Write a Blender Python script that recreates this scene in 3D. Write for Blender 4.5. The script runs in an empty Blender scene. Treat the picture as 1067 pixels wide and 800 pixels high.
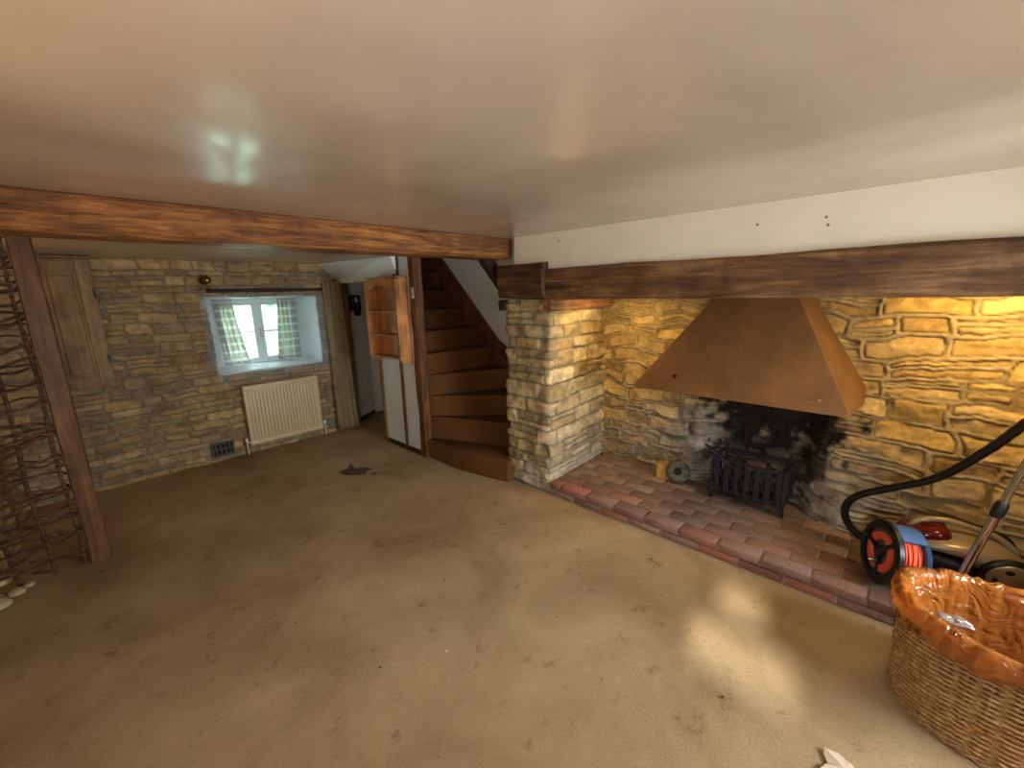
import bpy, bmesh, math, random
import numpy as np
from mathutils import Vector, Matrix, noise as mnoise
random.seed(7)
PI = math.pi
scene = bpy.context.scene
KEEP = [False]
COL = scene.collection

# ------------------------------------------------------------------ materials
def srgb(r, g, b):
    f = lambda c: (c/255/12.92) if c/255 <= .04045 else ((c/255+.055)/1.055)**2.4
    return (f(r), f(g), f(b), 1)
class M:
    """small node builder"""
    def __init__(s, name):
        s.m = bpy.data.materials.new(name); s.m.use_nodes = True
        s.t = s.m.node_tree; s.b = s.t.nodes['Principled BSDF']
        s.out = s.t.nodes['Material Output']
    def n(s, kind, **kw):
        nd = s.t.nodes.new(kind)
        for k, v in kw.items():
            if k.startswith('_'): setattr(nd, k[1:], v)
            else: nd.inputs[k.replace('_', ' ')].default_value = v
        return nd
    def l(s, a, b): s.t.links.new(a, b)
    def coords(s, scale=(1, 1, 1), which='Object'):
        tc = s.n('ShaderNodeTexCoord'); mp = s.n('ShaderNodeMapping')
        mp.inputs['Scale'].default_value = scale
        s.l(tc.outputs[which], mp.inputs['Vector']); return mp.outputs[0]
    def noise(s, vec, scale, detail=5, rough=.55, dist=0):
        nd = s.n('ShaderNodeTexNoise'); nd.inputs['Scale'].default_value = scale
        nd.inputs['Detail'].default_value = detail; nd.inputs['Roughness'].default_value = rough
        nd.inputs['Distortion'].default_value = dist
        if vec: s.l(vec, nd.inputs['Vector'])
        return nd.outputs['Fac']
    def ramp(s, fac, stops):
        r = s.n('ShaderNodeValToRGB'); e = r.color_ramp.elements
        while len(e) < len(stops): e.new(.5)
        for el, (p, c) in zip(e, stops): el.position = p; el.color = c
        s.l(fac, r.inputs['Fac']); return r.outputs['Color']
    def mix(s, fac, a, b, mode='MIX'):
        x = s.n('ShaderNodeMix'); x.data_type = 'RGBA'; x.blend_type = mode
        for val, idx in ((fac, 0), (a, 6), (b, 7)):
            if hasattr(val, 'is_linked') or hasattr(val, 'links'): s.l(val, x.inputs[idx])
            else: x.inputs[idx].default_value = val
        return x.outputs[2]
    def bump(s, h, strength=.3, dist=.01):
        b = s.n('ShaderNodeBump'); b.inputs['Strength'].default_value = strength
        b.inputs['Distance'].default_value = dist
        s.l(h, b.inputs['Height']); s.l(b.outputs[0], s.b.inputs['Normal']); return b
    def set(s, **kw):
        for k, v in kw.items():
            k = k.replace('_', ' ')
            if hasattr(v, 'links'): s.l(v, s.b.inputs[k])
            else: s.b.inputs[k].default_value = v
        return s

def mat_wood(name, dark, mid, light, axis, rough=.55, scale=1.0, bumps=.35, spec=.4):
    m = M(name); sc = [9*scale]*3; sc[axis] = .9*scale
    v = m.coords(tuple(sc)); v2 = m.coords((1.3, 1.3, 1.3))
    a = m.noise(v, 3.2, 8, .65, .6); b = m.noise(v2, 1.7, 3, .5)
    c = m.ramp(a, [(.3, dark), (.5, mid), (.72, light)])
    b = m.noise(v2, 3.2, 8, .68, .8); d = m.ramp(b, [(.32, (.50, .46, .44, 1)), (.68, (1.25, 1.2, 1.12, 1))])
    m.set(Base_Color=m.mix(1.0, c, d, 'MULTIPLY'), Roughness=rough)
    m.b.inputs['Specular IOR Level'].default_value = spec
    kk = m.noise(m.coords(tuple((2.2 if i == axis else 7) for i in range(3))), 2.4, 9, .72, 1.2)
    mm = m.n('ShaderNodeMath', _operation='MULTIPLY_ADD'); m.l(kk, mm.inputs[0]); mm.inputs[1].default_value = 1.2; m.l(a, mm.inputs[2])
    m.bump(mm.outputs[0], bumps, .018)
    return m.m
def mat_plain(name, col, rough=.5, metal=0, nscale=0, namt=.15, bump=0, spec=.5):
    m = M(name)
    if nscale:
        v = m.coords(); f = m.noise(v, nscale, 5)
        lo = tuple(c*(1-namt) for c in col[:3])+(1,); hi = tuple(min(1, c*(1+namt)) for c in col[:3])+(1,)
        m.set(Base_Color=m.ramp(f, [(.3, lo), (.7, hi)]))
        if bump: m.bump(f, bump, .006)
    else: m.set(Base_Color=col)
    m.set(Roughness=rough, Metallic=metal); m.b.inputs['Specular IOR Level'].default_value = spec
    return m.m
def mat_vcol(name, rough=.92, nscale=28, amt=.35, bump=.5):
    m = M(name); at = m.n('ShaderNodeAttribute'); at.attribute_name = 'Col'
    v = m.coords(); f = m.noise(v, nscale, 8, .65); g = m.noise(v, 5, 4)
    c1 = m.ramp(f, [(.25, (1-amt, 1-amt, 1-amt, 1)), (.75, (1+amt*.6,)*3+(1,))])
    c2 = m.ramp(g, [(.3, (.82, .82, .84, 1)), (.7, (1.12, 1.08, 1.0, 1))])
    m.set(Base_Color=m.mix(1, m.mix(1, at.outputs['Color'], c1, 'MULTIPLY'), c2, 'MULTIPLY'), Roughness=rough)
    m.b.inputs['Specular IOR Level'].default_value = .2
    m.bump(f, bump, .008); return m.m

MT = {}
MT['stone'] = mat_vcol('rubble_stone')
MT['brick'] = mat_vcol('hearth_brick', .75, 40, .3, .35)
MT['beam'] = mat_wood('oak_beam', srgb(58, 32, 12), srgb(136, 86, 38), srgb(198, 142, 72), 0, .42, 1.3, .6, .5)
MT['lintel'] = mat_wood('oak_lintel', srgb(64, 44, 26), srgb(114, 82, 52), srgb(166, 134, 96), 1, .6, .7, .5)
MT['lintelx'] = mat_wood('dark_oak_block', srgb(52, 34, 20), srgb(92, 62, 40), srgb(126, 92, 62), 1, .6, .8, .5)
MT['post'] = mat_wood('oak_post', srgb(66, 42, 24), srgb(112, 76, 46), srgb(146, 106, 70), 2, .5, .7, .3)
MT['newel'] = mat_wood('red_oak_newel', srgb(50, 28, 12), srgb(112, 70, 36), srgb(156, 108, 60), 2, .45, 1, .45)
MT['pine'] = mat_wood('pine', srgb(150, 98, 54), srgb(208, 146, 88), srgb(232, 178, 118), 2, .45, .8, .12)
MT['oakdoor'] = mat_wood('oak_door', srgb(112, 88, 56), srgb(148, 120, 80), srgb(172, 144, 100), 2, .5, .6, .1)
MT['stair_wood'] = mat_wood('brown_stair_board', srgb(84, 52, 30), srgb(108, 70, 42), srgb(124, 84, 52), 1, .6)
MT['darkwood'] = mat_wood('dark_wood', srgb(34, 20, 13), srgb(56, 34, 22), srgb(78, 50, 32), 0, .6)
MT['plank'] = mat_wood('lamplit_plank', srgb(92, 62, 36), srgb(140, 100, 62), srgb(180, 136, 88), 0, .6)
MT['twig'] = mat_wood('twig_bark', srgb(44, 28, 20), srgb(92, 64, 44), srgb(150, 114, 80), 0, .7, 2)
MT['plaster'] = mat_plain('cream_plaster', srgb(240, 232, 214), .7, 0, 3, .04, .1)
MT['white'] = mat_plain('white_plaster', srgb(226, 225, 218), .6, 0, 4, .05, .15)
MT['gloss_white'] = mat_plain('white_gloss_paint', srgb(232, 240, 245), .35)
MT['cream_metal'] = mat_plain('cream_enamel', srgb(214, 196, 158), .4, 0, 6, .03)
MT['black_iron'] = mat_plain('black_iron', srgb(36, 37, 42), .5, .3, 30, .3, .3)
MT['soot'] = mat_plain('soot', srgb(26, 22, 20), .95, 0, 25, .5, .6)
MT['ash'] = mat_plain('ash_log', srgb(78, 60, 52), .95, 0, 20, .5, .6)
MT['black'] = mat_plain('black_plastic', srgb(20, 21, 24), .35)
MT['rubber'] = mat_plain('black_rubber', srgb(18, 16, 16), .38)
MT['orange'] = mat_plain('orange_cable', srgb(232, 98, 62), .45)
MT['blue'] = mat_plain('blue_plastic', srgb(66, 100, 150), .4)
MT['silver'] = mat_plain('champagne_plastic', srgb(170, 154, 130), .32, .35)
MT['maroon'] = mat_plain('maroon_gloss', srgb(96, 14, 18), .12)
MT['chrome'] = mat_plain('chrome', srgb(205, 200, 195), .18, 1)
MT['brass'] = mat_plain('aged_brass', srgb(150, 120, 60), .3, 1)
MT['grey'] = mat_plain('dark_grey_metal', srgb(86, 84, 78), .5, .5)
MT['paper'] = mat_plain('torn_paper', srgb(214, 196, 170), .8, 0, 12, .12, .3)
MT['stain'] = mat_plain('scorched_patch', srgb(82, 64, 50), .95, 0, 60, .5, .5)
MT['tape'] = mat_plain('pale_label', srgb(205, 185, 160), .6)
MT['foil'] = mat_plain('silver_foil', srgb(190, 190, 205), .25, .8)

def mk_copper():
    m = M('aged_copper'); v = m.coords((1, 1, 1)); f = m.noise(v, 3.5, 6, .6); g = m.noise(v, 45, 3)
    m.set(Base_Color=m.ramp(f, [(.3, srgb(112, 78, 44)), (.55, srgb(134, 94, 54)), (.8, srgb(156, 114, 70))]),
          Metallic=.35, Roughness=.42); m.bump(g, .08, .004); return m.m
MT['copper'] = mk_copper()
def mk_ceiling():
    m = M('gloss_ceiling_paint'); v = m.coords(); f = m.noise(v, 1.1, 5, .5, .4); g = m.noise(v, 2.6, 4, .5, 1.0); h = m.noise(v, 60, 2)
    m.set(Base_Color=m.ramp(f, [(.35, srgb(184, 169, 151)), (.65, srgb(203, 188, 170))]),
          Roughness=m.ramp(g, [(.35, (.17,)*3+(1,)), (.7, (.27,)*3+(1,))]))
    m.b.inputs['Specular IOR Level'].default_value = .85
    mx = m.n('ShaderNodeMath', _operation='MULTIPLY_ADD'); m.l(h, mx.inputs[0]); mx.inputs[1].default_value = .02; m.l(g, mx.inputs[2])
    m.bump(mx.outputs[0], .12, .03); return m.m
MT['ceiling'] = mk_ceiling()
def mk_carpet(name, lo, hi, stainy=True):
    m = M(name); v = m.coords(); f = m.noise(v, 190, 3, .7); g = m.noise(v, 1.6, 6, .6, .5); s = m.noise(v, 7, 7, .7)
    c = m.ramp(g, [(.3, lo), (.7, hi)])
    c = m.mix(.55, c, m.ramp(f, [(.3, (.55, .52, .48, 1)), (.7, (1.3, 1.3, 1.3, 1))]), 'MULTIPLY')
    if stainy: c = m.mix(1, c, m.ramp(s, [(.30, (.62, .57, .54, 1)), (.42, (1, 1, 1, 1))]), 'MULTIPLY')
    m.set(Base_Color=c, Roughness=.95); m.b.inputs['Specular IOR Level'].default_value = .1
    m.bump(f, .5, .006); return m.m
MT['carpet'] = mk_carpet('beige_carpet', srgb(148, 124, 92), srgb(188, 166, 130))
MT['stair_carpet'] = mk_carpet('brown_stair_carpet', srgb(94, 62, 34), srgb(116, 80, 48), False)
def mk_wicker():
    m = M('wicker'); v = m.coords(); f = m.noise(v, 60, 4); g = m.noise(v, 6, 3)
    c = m.ramp(f, [(.3, srgb(128, 94, 56)), (.55, srgb(184, 146, 98)), (.8, srgb(228, 198, 150))])
    c = m.mix(1, c, m.ramp(g, [(.3, (.75, .7, .65, 1)), (.7, (1.1, 1.1, 1.05, 1))]), 'MULTIPLY')
    m.set(Base_Color=c, Roughness=.38); return m.m
MT['wicker'] = mk_wicker()
def mk_film(name, col, alpha, trans, rough=.2, crease=0):
    m = M(name); t = m.t
    tr = m.n('ShaderNodeBsdfTransparent'); tl = m.n('ShaderNodeBsdfTranslucent'); gl = m.n('ShaderNodeBsdfGlossy'); df = m.n('ShaderNodeBsdfDiffuse')
    tr.inputs[0].default_value = tuple(min(1, c*1.0+.0) for c in trans[:3])+(1,)
    tl.inputs[0].default_value = col; df.inputs[0].default_value = col; gl.inputs['Roughness'].default_value = rough
    m1 = m.n('ShaderNodeMixShader', Fac=.5); m.l(df.outputs[0], m1.inputs[1]); m.l(tl.outputs[0], m1.inputs[2])
    m2 = m.n('ShaderNodeMixShader', Fac=alpha); m.l(tr.outputs[0], m2.inputs[1]); m.l(m1.outputs[0], m2.inputs[2])
    if crease:
        v = m.coords(); nz_ = m.noise(v, crease, 3, .5, 1.2); ab = m.n('ShaderNodeMath', _operation='SUBTRACT'); m.l(nz_, ab.inputs[0]); ab.inputs[1].default_value = .5
        a2 = m.n('ShaderNodeMath', _operation='ABSOLUTE'); m.l(ab.outputs[0], a2.inputs[0])
        bp = m.n('ShaderNodeBump', Strength=1.0, Distance=.05); m.l(a2.outputs[0], bp.inputs['Height'])
        for nd in (gl, df, tl): m.l(bp.outputs[0], nd.inputs['Normal'])
    fr = m.n('ShaderNodeFresnel', IOR=1.6); m3 = m.n('ShaderNodeMixShader')
    m.l(fr.outputs[0], m3.inputs[0]); m.l(m2.outputs[0], m3.inputs[1]); m.l(gl.outputs[0], m3.inputs[2])
    m.l(m3.outputs[0], m.out.inputs['Surface']); return m.m
MT['film'] = mk_film('clear_polythene', srgb(222, 234, 244), .24, (1, 1, 1, 1), .22, 14)
MT['bag'] = mk_film('orange_bin_liner', srgb(255, 160, 70), .40, srgb(255, 206, 130), .09, 9)
MT['glass'] = mk_film('window_glass', (1, 1, 1, 1), .0, (.97, 1, .98, 1), .02)
def mk_cloth(name, c1, c2, check=False):
    m = M(name); v = m.coords((1, 1, 1))
    if check:
        w = m.n('ShaderNodeTexWave', Scale=3.2); w.bands_direction = 'X'; w2 = m.n('ShaderNodeTexWave', Scale=3.6); w2.bands_direction = 'Z'
        m.l(v, w.inputs['Vector']); m.l(v, w2.inputs['Vector'])
        a = m.ramp(w2.outputs['Fac'], [(.0, c1), (.70, c1), (.86, c2)])
        b = m.ramp(w.outputs['Fac'], [(.0, (0, 0, 0, 1)), (.75, (0, 0, 0, 1)), (.9, (.5, .5, .5, 1))])
        c = m.mix(b, a, c2)
    else:
        c = m.ramp(m.noise(v, 8, 4), [(.3, c1), (.7, c2)])
    df = m.n('ShaderNodeBsdfDiffuse'); tl = m.n('ShaderNodeBsdfTranslucent'); mx = m.n('ShaderNodeMixShader', Fac=.35 if check else .12)
    m.l(c, df.inputs[0]); m.l(c, tl.inputs[0]); m.l(df.outputs[0], mx.inputs[1]); m.l(tl.outputs[0], mx.inputs[2])
    m.l(mx.outputs[0], m.out.inputs['Surface']); return m.m
MT['check'] = mk_cloth('checked_curtain', srgb(172, 160, 150), srgb(222, 222, 220), True)
MT['drape'] = mk_cloth('beige_drape', srgb(146, 130, 98), srgb(168, 152, 118))
def mk_leaf():
    m = M('hedge_leaves'); v = m.coords(); f = m.noise(v, 9, 8, .75)
    m.set(Base_Color=m.ramp(f, [(.35, srgb(120, 150, 130)), (.5, srgb(180, 208, 186)), (.62, srgb(235, 245, 238))]), Roughness=.7)
    return m.m
MT['leaf'] = mk_leaf()
MT['rubble'] = mat_plain('pale_rubble', srgb(176, 158, 126), .9, 0, 18, .3, .6)
MT['filler'] = mat_plain('filler', srgb(150, 128, 100), .8)
MT['grass'] = mat_plain('lawn', srgb(90, 130, 70), .9, 0, 20, .3)
MT['mottle'] = mat_vcol('mottled_green_stone', .7, 60, .4, .3)

# ------------------------------------------------------------------ helpers
def tag(o, label=None, cat=None, group=None, kind=None):
    for k, v in (('label', label), ('category', cat), ('group', group), ('kind', kind)):
        if v: o[k] = v
    return o
def thing(name, loc, label, cat, group=None):
    o = bpy.data.objects.new(name, None); COL.objects.link(o); o.location = loc; o.empty_display_size = .05
    return tag(o, label, cat, group)
def wloc(o):
    v = Vector((0, 0, 0))
    while o: v += o.location; o = o.parent
    return v
def obj(name, bm, mat, parent=None, smooth=False, base=True):
    """bm in world coordinates -> ONE mesh object"""
    me = bpy.data.meshes.new(name)
    if parent: off = wloc(parent)
    elif base and len(bm.verts):
        xs = [v.co.x for v in bm.verts]; ys = [v.co.y for v in bm.verts]; zs = [v.co.z for v in bm.verts]
        off = Vector(((min(xs)+max(xs))/2, (min(ys)+max(ys))/2, min(zs)))
    else: off = Vector((0, 0, 0))
    bmesh.ops.translate(bm, verts=bm.verts, vec=-off)
    if not KEEP[0]: bmesh.ops.recalc_face_normals(bm, faces=bm.faces)
    KEEP[0] = False
    bm.to_mesh(me); bm.free()
    if isinstance(mat, str): mat = MT[mat]
    me.materials.append(mat)
    if smooth:
        for p in me.polygons: p.use_smooth = True
        if smooth == 'auto': me.set_sharp_from_angle(angle=math.radians(35))
    o = bpy.data.objects.new(name, me); COL.objects.link(o)
    if parent: o.parent = parent
    else: o.location = off
    return o
def box(bm, x0, x1, y0, y1, z0, z1, bev=0, seg=2, R=None, pivot=None):
    vs = [bm.verts.new((x, y, z)) for x in (x0, x1) for y in (y0, y1) for z in (z0, z1)]
    fs = [(0, 1, 3, 2), (4, 6, 7, 5), (0, 4, 5, 1), (2, 3, 7, 6), (0, 2, 6, 4), (1, 5, 7, 3)]
    faces = [bm.faces.new([vs[i] for i in f]) for f in fs]
    if R is not None:
        p = Vector(pivot if pivot else ((x0+x1)/2, (y0+y1)/2, (z0+z1)/2))
        for v in vs: v.co = R @ (v.co-p)+p
    if bev:
        es = list({e for f in faces for e in f.edges})
        bmesh.ops.bevel(bm, geom=es, offset=bev, segments=seg, affect='EDGES', profile=.5)
    return vs
def quad(bm, *pts):
    return bm.faces.new([bm.verts.new(p) for p in pts])
def tube(bm, pts, r, n=8, caps=True, closed=False):
    """r: number or list"""
    P = [Vector(p) for p in pts]; N = len(P)
    if not hasattr(r, '__len__'): r = [r]*N
    up = None; rings = []
    for i in range(N):
        if closed: t = P[(i+1) % N]-P[i-1]
        else: t = P[min(i+1, N-1)]-P[max(i-1, 0)]
        t.normalize()
        if up is None: up = t.orthogonal().normalized()
        else:
            up = up-t*up.dot(t)
            up = up.normalized() if up.length > 1e-6 else t.orthogonal().normalized()
        s = t.cross(up)
        rings.append([bm.verts.new(P[i]+(up*math.cos(a)+s*math.sin(a))*r[i]) for a in [2*PI*k/n for k in range(n)]])
    M_ = N if closed else N-1
    for i in range(M_):
        a, b = rings[i], rings[(i+1) % N]
        for k in range(n): bm.faces.new((a[k], a[(k+1) % n], b[(k+1) % n], b[k]))
    if caps and not closed:
        bm.faces.new(rings[0][::-1]); bm.faces.new(rings[-1])
def smoothpath(pts, n=8):
    P = [Vector(p) for p in pts]; out = []
    for i in range(len(P)-1):
        p0, p1, p2, p3 = P[max(i-1, 0)], P[i], P[i+1], P[min(i+2, len(P)-1)]
        for k in range(n):
            t = k/n
            out.append(.5*((2*p1)+(-p0+p2)*t+(2*p0-5*p1+4*p2-p3)*t*t+(-p0+3*p1-3*p2+p3)*t**3))
    out.append(P[-1]); return out
def lathe(bm, prof, c, axis=(0, 0, 1), n=24, caps=True):
    """prof: list (r, h) along axis from c"""
    A = Vector(axis).normalized(); U = A.orthogonal().normalized(); W = A.cross(U); c = Vector(c); rings = []
    for r, h in prof:
        rings.append([bm.verts.new(c+A*h+(U*math.cos(2*PI*k/n)+W*math.sin(2*PI*k/n))*max(r, 1e-4)) for k in range(n)])
    for a, b in zip(rings, rings[1:]):
        for k in range(n): bm.faces.new((a[k], a[(k+1) % n], b[(k+1) % n], b[k]))
    if caps: bm.faces.new(rings[0][::-1]); bm.faces.new(rings[-1])
def prism(bm, pts, z0, z1, bev=0):
    lo = [bm.verts.new((x, y, z0)) for x, y in pts]; hi = [bm.verts.new((x, y, z1)) for x, y in pts]; n = len(pts)
    fs = [bm.faces.new(lo[::-1]), bm.faces.new(hi)]
    for i in range(n): fs.append(bm.faces.new((lo[i], lo[(i+1) % n], hi[(i+1) % n], hi[i])))
    if bev:
        es = list({e for e in fs[1].edges}); bmesh.ops.bevel(bm, geom=es, offset=bev, segments=2, affect='EDGES', profile=.5)
def timber(x0, x1, y0, y1, z0, z1, axis, amp=.006, seed=0, step=.05, bev=.012, cross=3, freq=5):
    """hewn timber: subdivided box with waney noise"""
    d = [(x0, x1), (y0, y1), (z0, z1)]; bm = bmesh.new()
    L = d[axis][1]-d[axis][0]; n = max(2, int(L/step)); oth = [i for i in range(3) if i != axis]
    a, b = oth; (a0, a1), (b0, b1) = d[a], d[b]
    prof = []
    def edge(p, q, k):
        for i in range(k): prof.append((p[0]+(q[0]-p[0])*i/k, p[1]+(q[1]-p[1])*i/k))
    c = bev
    cs = [(a0+c, b0), (a1-c, b0), (a1, b0+c), (a1, b1-c), (a1-c, b1), (a0+c, b1), (a0, b1-c), (a0, b0+c)]
    for i in range(8): edge(cs[i], cs[(i+1) % 8], cross+1 if i % 2 == 0 else 1)
    rings = []
    ca, cb = (a0+a1)/2, (b0+b1)/2
    for i in range(n+1):
        t = d[axis][0]+L*i/n; ring = []
        for pa, pb in prof:
            co = [0, 0, 0]; co[axis] = t; co[a] = pa; co[b] = pb
            q = Vector(co); s = q.copy(); s[axis] *= .35
            k = mnoise.noise(s*freq+Vector((seed, seed*2, 3)))+.5*mnoise.noise(s*freq*3+Vector((seed, 7, 3)))
            dr = Vector((0, 0, 0)); dr[a] = pa-ca; dr[b] = pb-cb
            if dr.length > 0: q += dr.normalized()*k*amp
            ring.append(bm.verts.new(q))
        rings.append(ring)
    m = len(prof)
    for r0, r1 in zip(rings, rings[1:]):
        for k in range(m): bm.faces.new((r0[k], r0[(k+1) % m], r1[(k+1) % m], r1[k]))
    bm.faces.new(rings[0][::-1]); bm.faces.new(rings[-1])
    return bm
def struct(name, bm, mat, **k):
    o = obj(name, bm, mat, base=False, **k); o['kind'] = 'structure'; return o

# ------------------------------------------------------------------ stone sheets
def vnoise(x, y, seed):
    rs = np.random.RandomState(seed); T = rs.rand(256, 256)
    xi = np.floor(x).astype(int); yi = np.floor(y).astype(int); fx = x-xi; fy = y-yi
    fx = fx*fx*(3-2*fx); fy = fy*fy*(3-2*fy); g = lambda a, b: T[a % 256, b % 256]
    return (g(xi, yi)*(1-fx)*(1-fy)+g(xi+1, yi)*fx*(1-fy)+g(xi, yi+1)*(1-fx)*fy+g(xi+1, yi+1)*fx*fy)*2-1
def fbm(x, y, f, seed, o=4):
    s = 0; a = 1
    for i in range(o): s = s+a*vnoise(x*f, y*f, seed+i*13); a *= .5; f *= 2.03
    return s
def sstep(a, b, x):
    t = np.clip((x-a)/(b-a), 0, 1); return t*t*(3-2*t)
def layout(U, V, seed, hr=(.05, .12), wr=(.12, .4), warp=.012, split=.25):
    rs = np.random.RandomState(seed)
    U2 = U+fbm(U, V, 4, seed+1, 3)*warp; V2 = V+fbm(U, V, 2.6, seed+2, 4)*warp*1.2
    rows = [V.min()-.1]
    while rows[-1] < V.max()+.1: rows.append(rows[-1]+rs.uniform(*hr))
    rows = np.array(rows); ri = np.clip(np.searchsorted(rows, V2)-1, 0, len(rows)-2)
    dU = np.ones_like(U); dV = np.minimum(V2-rows[ri], rows[ri+1]-V2); ID = np.zeros(U.shape, int)
    cu = np.zeros_like(U); cv = (rows[ri]+rows[ri+1])/2
    nid = 1
    for r in range(len(rows)-1):
        h = rows[r+1]-rows[r]; br = [U.min()-.3*rs.rand()-.2]
        while br[-1] < U.max()+.3: br.append(br[-1]+max(rs.uniform(*wr), h*.9))
        br = np.array(br); mk = ri == r
        if not mk.any(): continue
        # slanted joints
        u = U2[mk]+(V2[mk]-rows[r])*rs.uniform(-.15, .15)
        ci = np.clip(np.searchsorted(br, u)-1, 0, len(br)-2)
        dU[mk] = np.minimum(u-br[ci], br[ci+1]-u); cu[mk] = (br[ci]+br[ci+1])/2
        sp = rs.rand(len(br)) < (split if h > .075 else 0); sf = rs.uniform(.35, .65, len(br))
        mid = rows[r]+h*sf[ci]; v = V2[mk]; low = v < mid; d = dV[mk]
        d = np.where(sp[ci], np.minimum(d, np.abs(v-mid)), d); dV[mk] = d
        ID[mk] = nid+ci*2+np.where(sp[ci] & low, 1, 0); nid += 2*len(br)
    r = .022
    d = np.minimum(dU, dV); c = (dU < r) & (dV < r)
    d = np.where(c, r-np.hypot(r-dU, r-dV), d)
    return d, ID, U2-cu, V2-cv
def stone_sheet(name, path, z0, z1, res, seed, amp=.022, ribbon=0, pal=None, mortar=(.3, .27, .2), hole=None, macro=None,
                tint=None, corner=.03, parent=None, mask=None, stz=None, **lay):
    P = np.array(path, float); seg = np.hypot(*(P[1:]-P[:-1]).T); cum = np.concatenate([[0], np.cumsum(seg)]); L = cum[-1]
    us = set(np.round(np.linspace(0, L, int(L/res)+1), 5)) | set(np.round(cum, 5)); zs = set(np.round(np.linspace(z0, z1, int((z1-z0)/res)+1), 5))
    if hole:
        us |= {round(a, 5) for a in hole[:2]}; zs |= {round(a, 5) for a in hole[2:]}
    us = np.array(sorted(us)); zs = np.array(sorted(zs))
    X = np.interp(us, cum, P[:, 0]); Y = np.interp(us, cum, P[:, 1])
    # rounded tangents
    e = corner; up = np.clip(us+e, 0, L); um = np.clip(us-e, 0, L)
    tx = np.interp(up, cum, P[:, 0])-np.interp(um, cum, P[:, 0]); ty = np.interp(up, cum, P[:, 1])-np.interp(um, cum, P[:, 1])
    # round the corner itself
    X = (X*2+np.interp(up, cum, P[:, 0])+np.interp(um, cum, P[:, 0]))/4; Y = (Y*2+np.interp(up, cum, P[:, 1])+np.interp(um, cum, P[:, 1]))/4
    n = np.hypot(tx, ty); nx, ny = -ty/n, tx/n
    U, V = np.meshgrid(us, zs, indexing='ij')
    d, ID, lu, lv = layout(U, V, seed, **lay)
    rs = np.random.RandomState(seed+5); K = ID.max()+1
    prot = rs.uniform(.3, 1, K)[ID]; tu = rs.uniform(-.12, .12, K)[ID]; tv = rs.uniform(-.22, .22, K)[ID]
    fine = fbm(U, V, 16, seed+9, 5); crs = fbm(U, V, 5, seed+19, 3); streak = fbm(U, V*4, 7, seed+33, 4)
    m = sstep(.012, .021, d+fine*.0022) if ribbon else sstep(.002, .014, d+fine*.0025)
    Hh = m*(amp*prot+tu*lu+tv*lv)+m*fine*.006+m*np.round(streak*2)/2*.0045+crs*.008
    rib = None
    if ribbon:
        rib = 1-sstep(.0068, .0108, d+fine*.0012+crs*.0012)
        rib = rib*sstep(-.25, .3, fbm(U, V, 3, seed+40, 2)+(ribbon-.5)-.45*sstep(1.6, 2.6, U))
        Hh = Hh+rib*amp*1.05
    X3 = X[:, None]+nx[:, None]*Hh; Y3 = Y[:, None]+ny[:, None]*Hh
    if macro is not None:
        mm = macro(X3, Y3, V); X3 = X3+nx[:, None]*mm; Y3 = Y3+ny[:, None]*mm
    pal = np.array(pal); pi = rs.randint(0, len(pal), K)[ID]; C = pal[pi]*rs.uniform(.8, 1.15, K)[ID][..., None]
    C = C*(1+fine*.2+streak*.10)[..., None]
    mo = np.array(mortar)*(1+fine*.15)[..., None]; C = C*m[..., None]+mo*(1-m)[..., None]
    if rib is not None: C = C*(1-rib[..., None])+np.array([.42, .34, .20])*(1+fine*.1)[..., None]*rib[..., None]
    dark = 1-(.42+.2*np.clip(crs, -1, 1))*np.exp(-((d-.0132-.001*fine)/.0026)**2) if ribbon else 1-.42*np.exp(-((d-.002)/.004)**2)
    C = C*dark[..., None]
    if tint is not None: C = tint(C, X3, Y3, V, fine)
    C = np.clip(C, 0.004, 1)
    nu, nz = len(us), len(zs)
    co = np.stack([X3, Y3, V], -1).reshape(-1, 3)
    idx = np.arange(nu*nz).reshape(nu, nz)
    F = np.stack([idx[:-1, :-1], idx[1:, :-1], idx[1:, 1:], idx[:-1, 1:]], -1)
    keep = np.ones(F.shape[:2], bool)
    uc = (us[1:]+us[:-1])/2; zc = (zs[1:]+zs[:-1])/2
    if hole: keep &= ~((uc[:, None] > hole[0]) & (uc[:, None] < hole[1]) & (zc[None] > hole[2]) & (zc[None] < hole[3]))
    if mask is not None: keep &= mask((X3[1:, 1:]+X3[:-1, :-1])/2, (Y3[1:, 1:]+Y3[:-1, :-1])/2, (V[1:, 1:]+V[:-1, :-1])/2)
    F = F[keep]
    me = bpy.data.meshes.new(name); me.from_pydata(co.tolist(), [], F.tolist())
    at = me.color_attributes.new('Col', 'FLOAT_COLOR', 'POINT')
    at.data.foreach_set('color', np.concatenate([C.reshape(-1, 3), np.ones((nu*nz, 1))], 1).ravel().astype(np.float32))
    me.polygons.foreach_set('use_smooth', [True]*len(me.polygons)); me.materials.append(MT['stone']); me.update()
    o = bpy.data.objects.new(name, me); COL.objects.link(o)
    return o
def lin(*c): return srgb(*c)[:3]
PAL_Y = [lin(196, 168, 112), lin(206, 180, 128), lin(178, 150, 98), lin(188, 164, 116), lin(166, 142, 100), lin(202, 172, 108)]
PAL_G = [lin(176, 164, 132), lin(186, 172, 136), lin(166, 158, 130), lin(190, 174, 130), lin(158, 150, 126), lin(178, 160, 118)]
PAL_P = [lin(196, 178, 134), lin(182, 162, 118), lin(204, 186, 144), lin(170, 150, 110), lin(190, 168, 118)]

# ------------------------------------------------------------------ key dimensions
HX = 2.468; ZC = 2.0; ZF = 1.95; WY = 4.911; ZL = 1.54
XL = -.6; YB = -1.55

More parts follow.
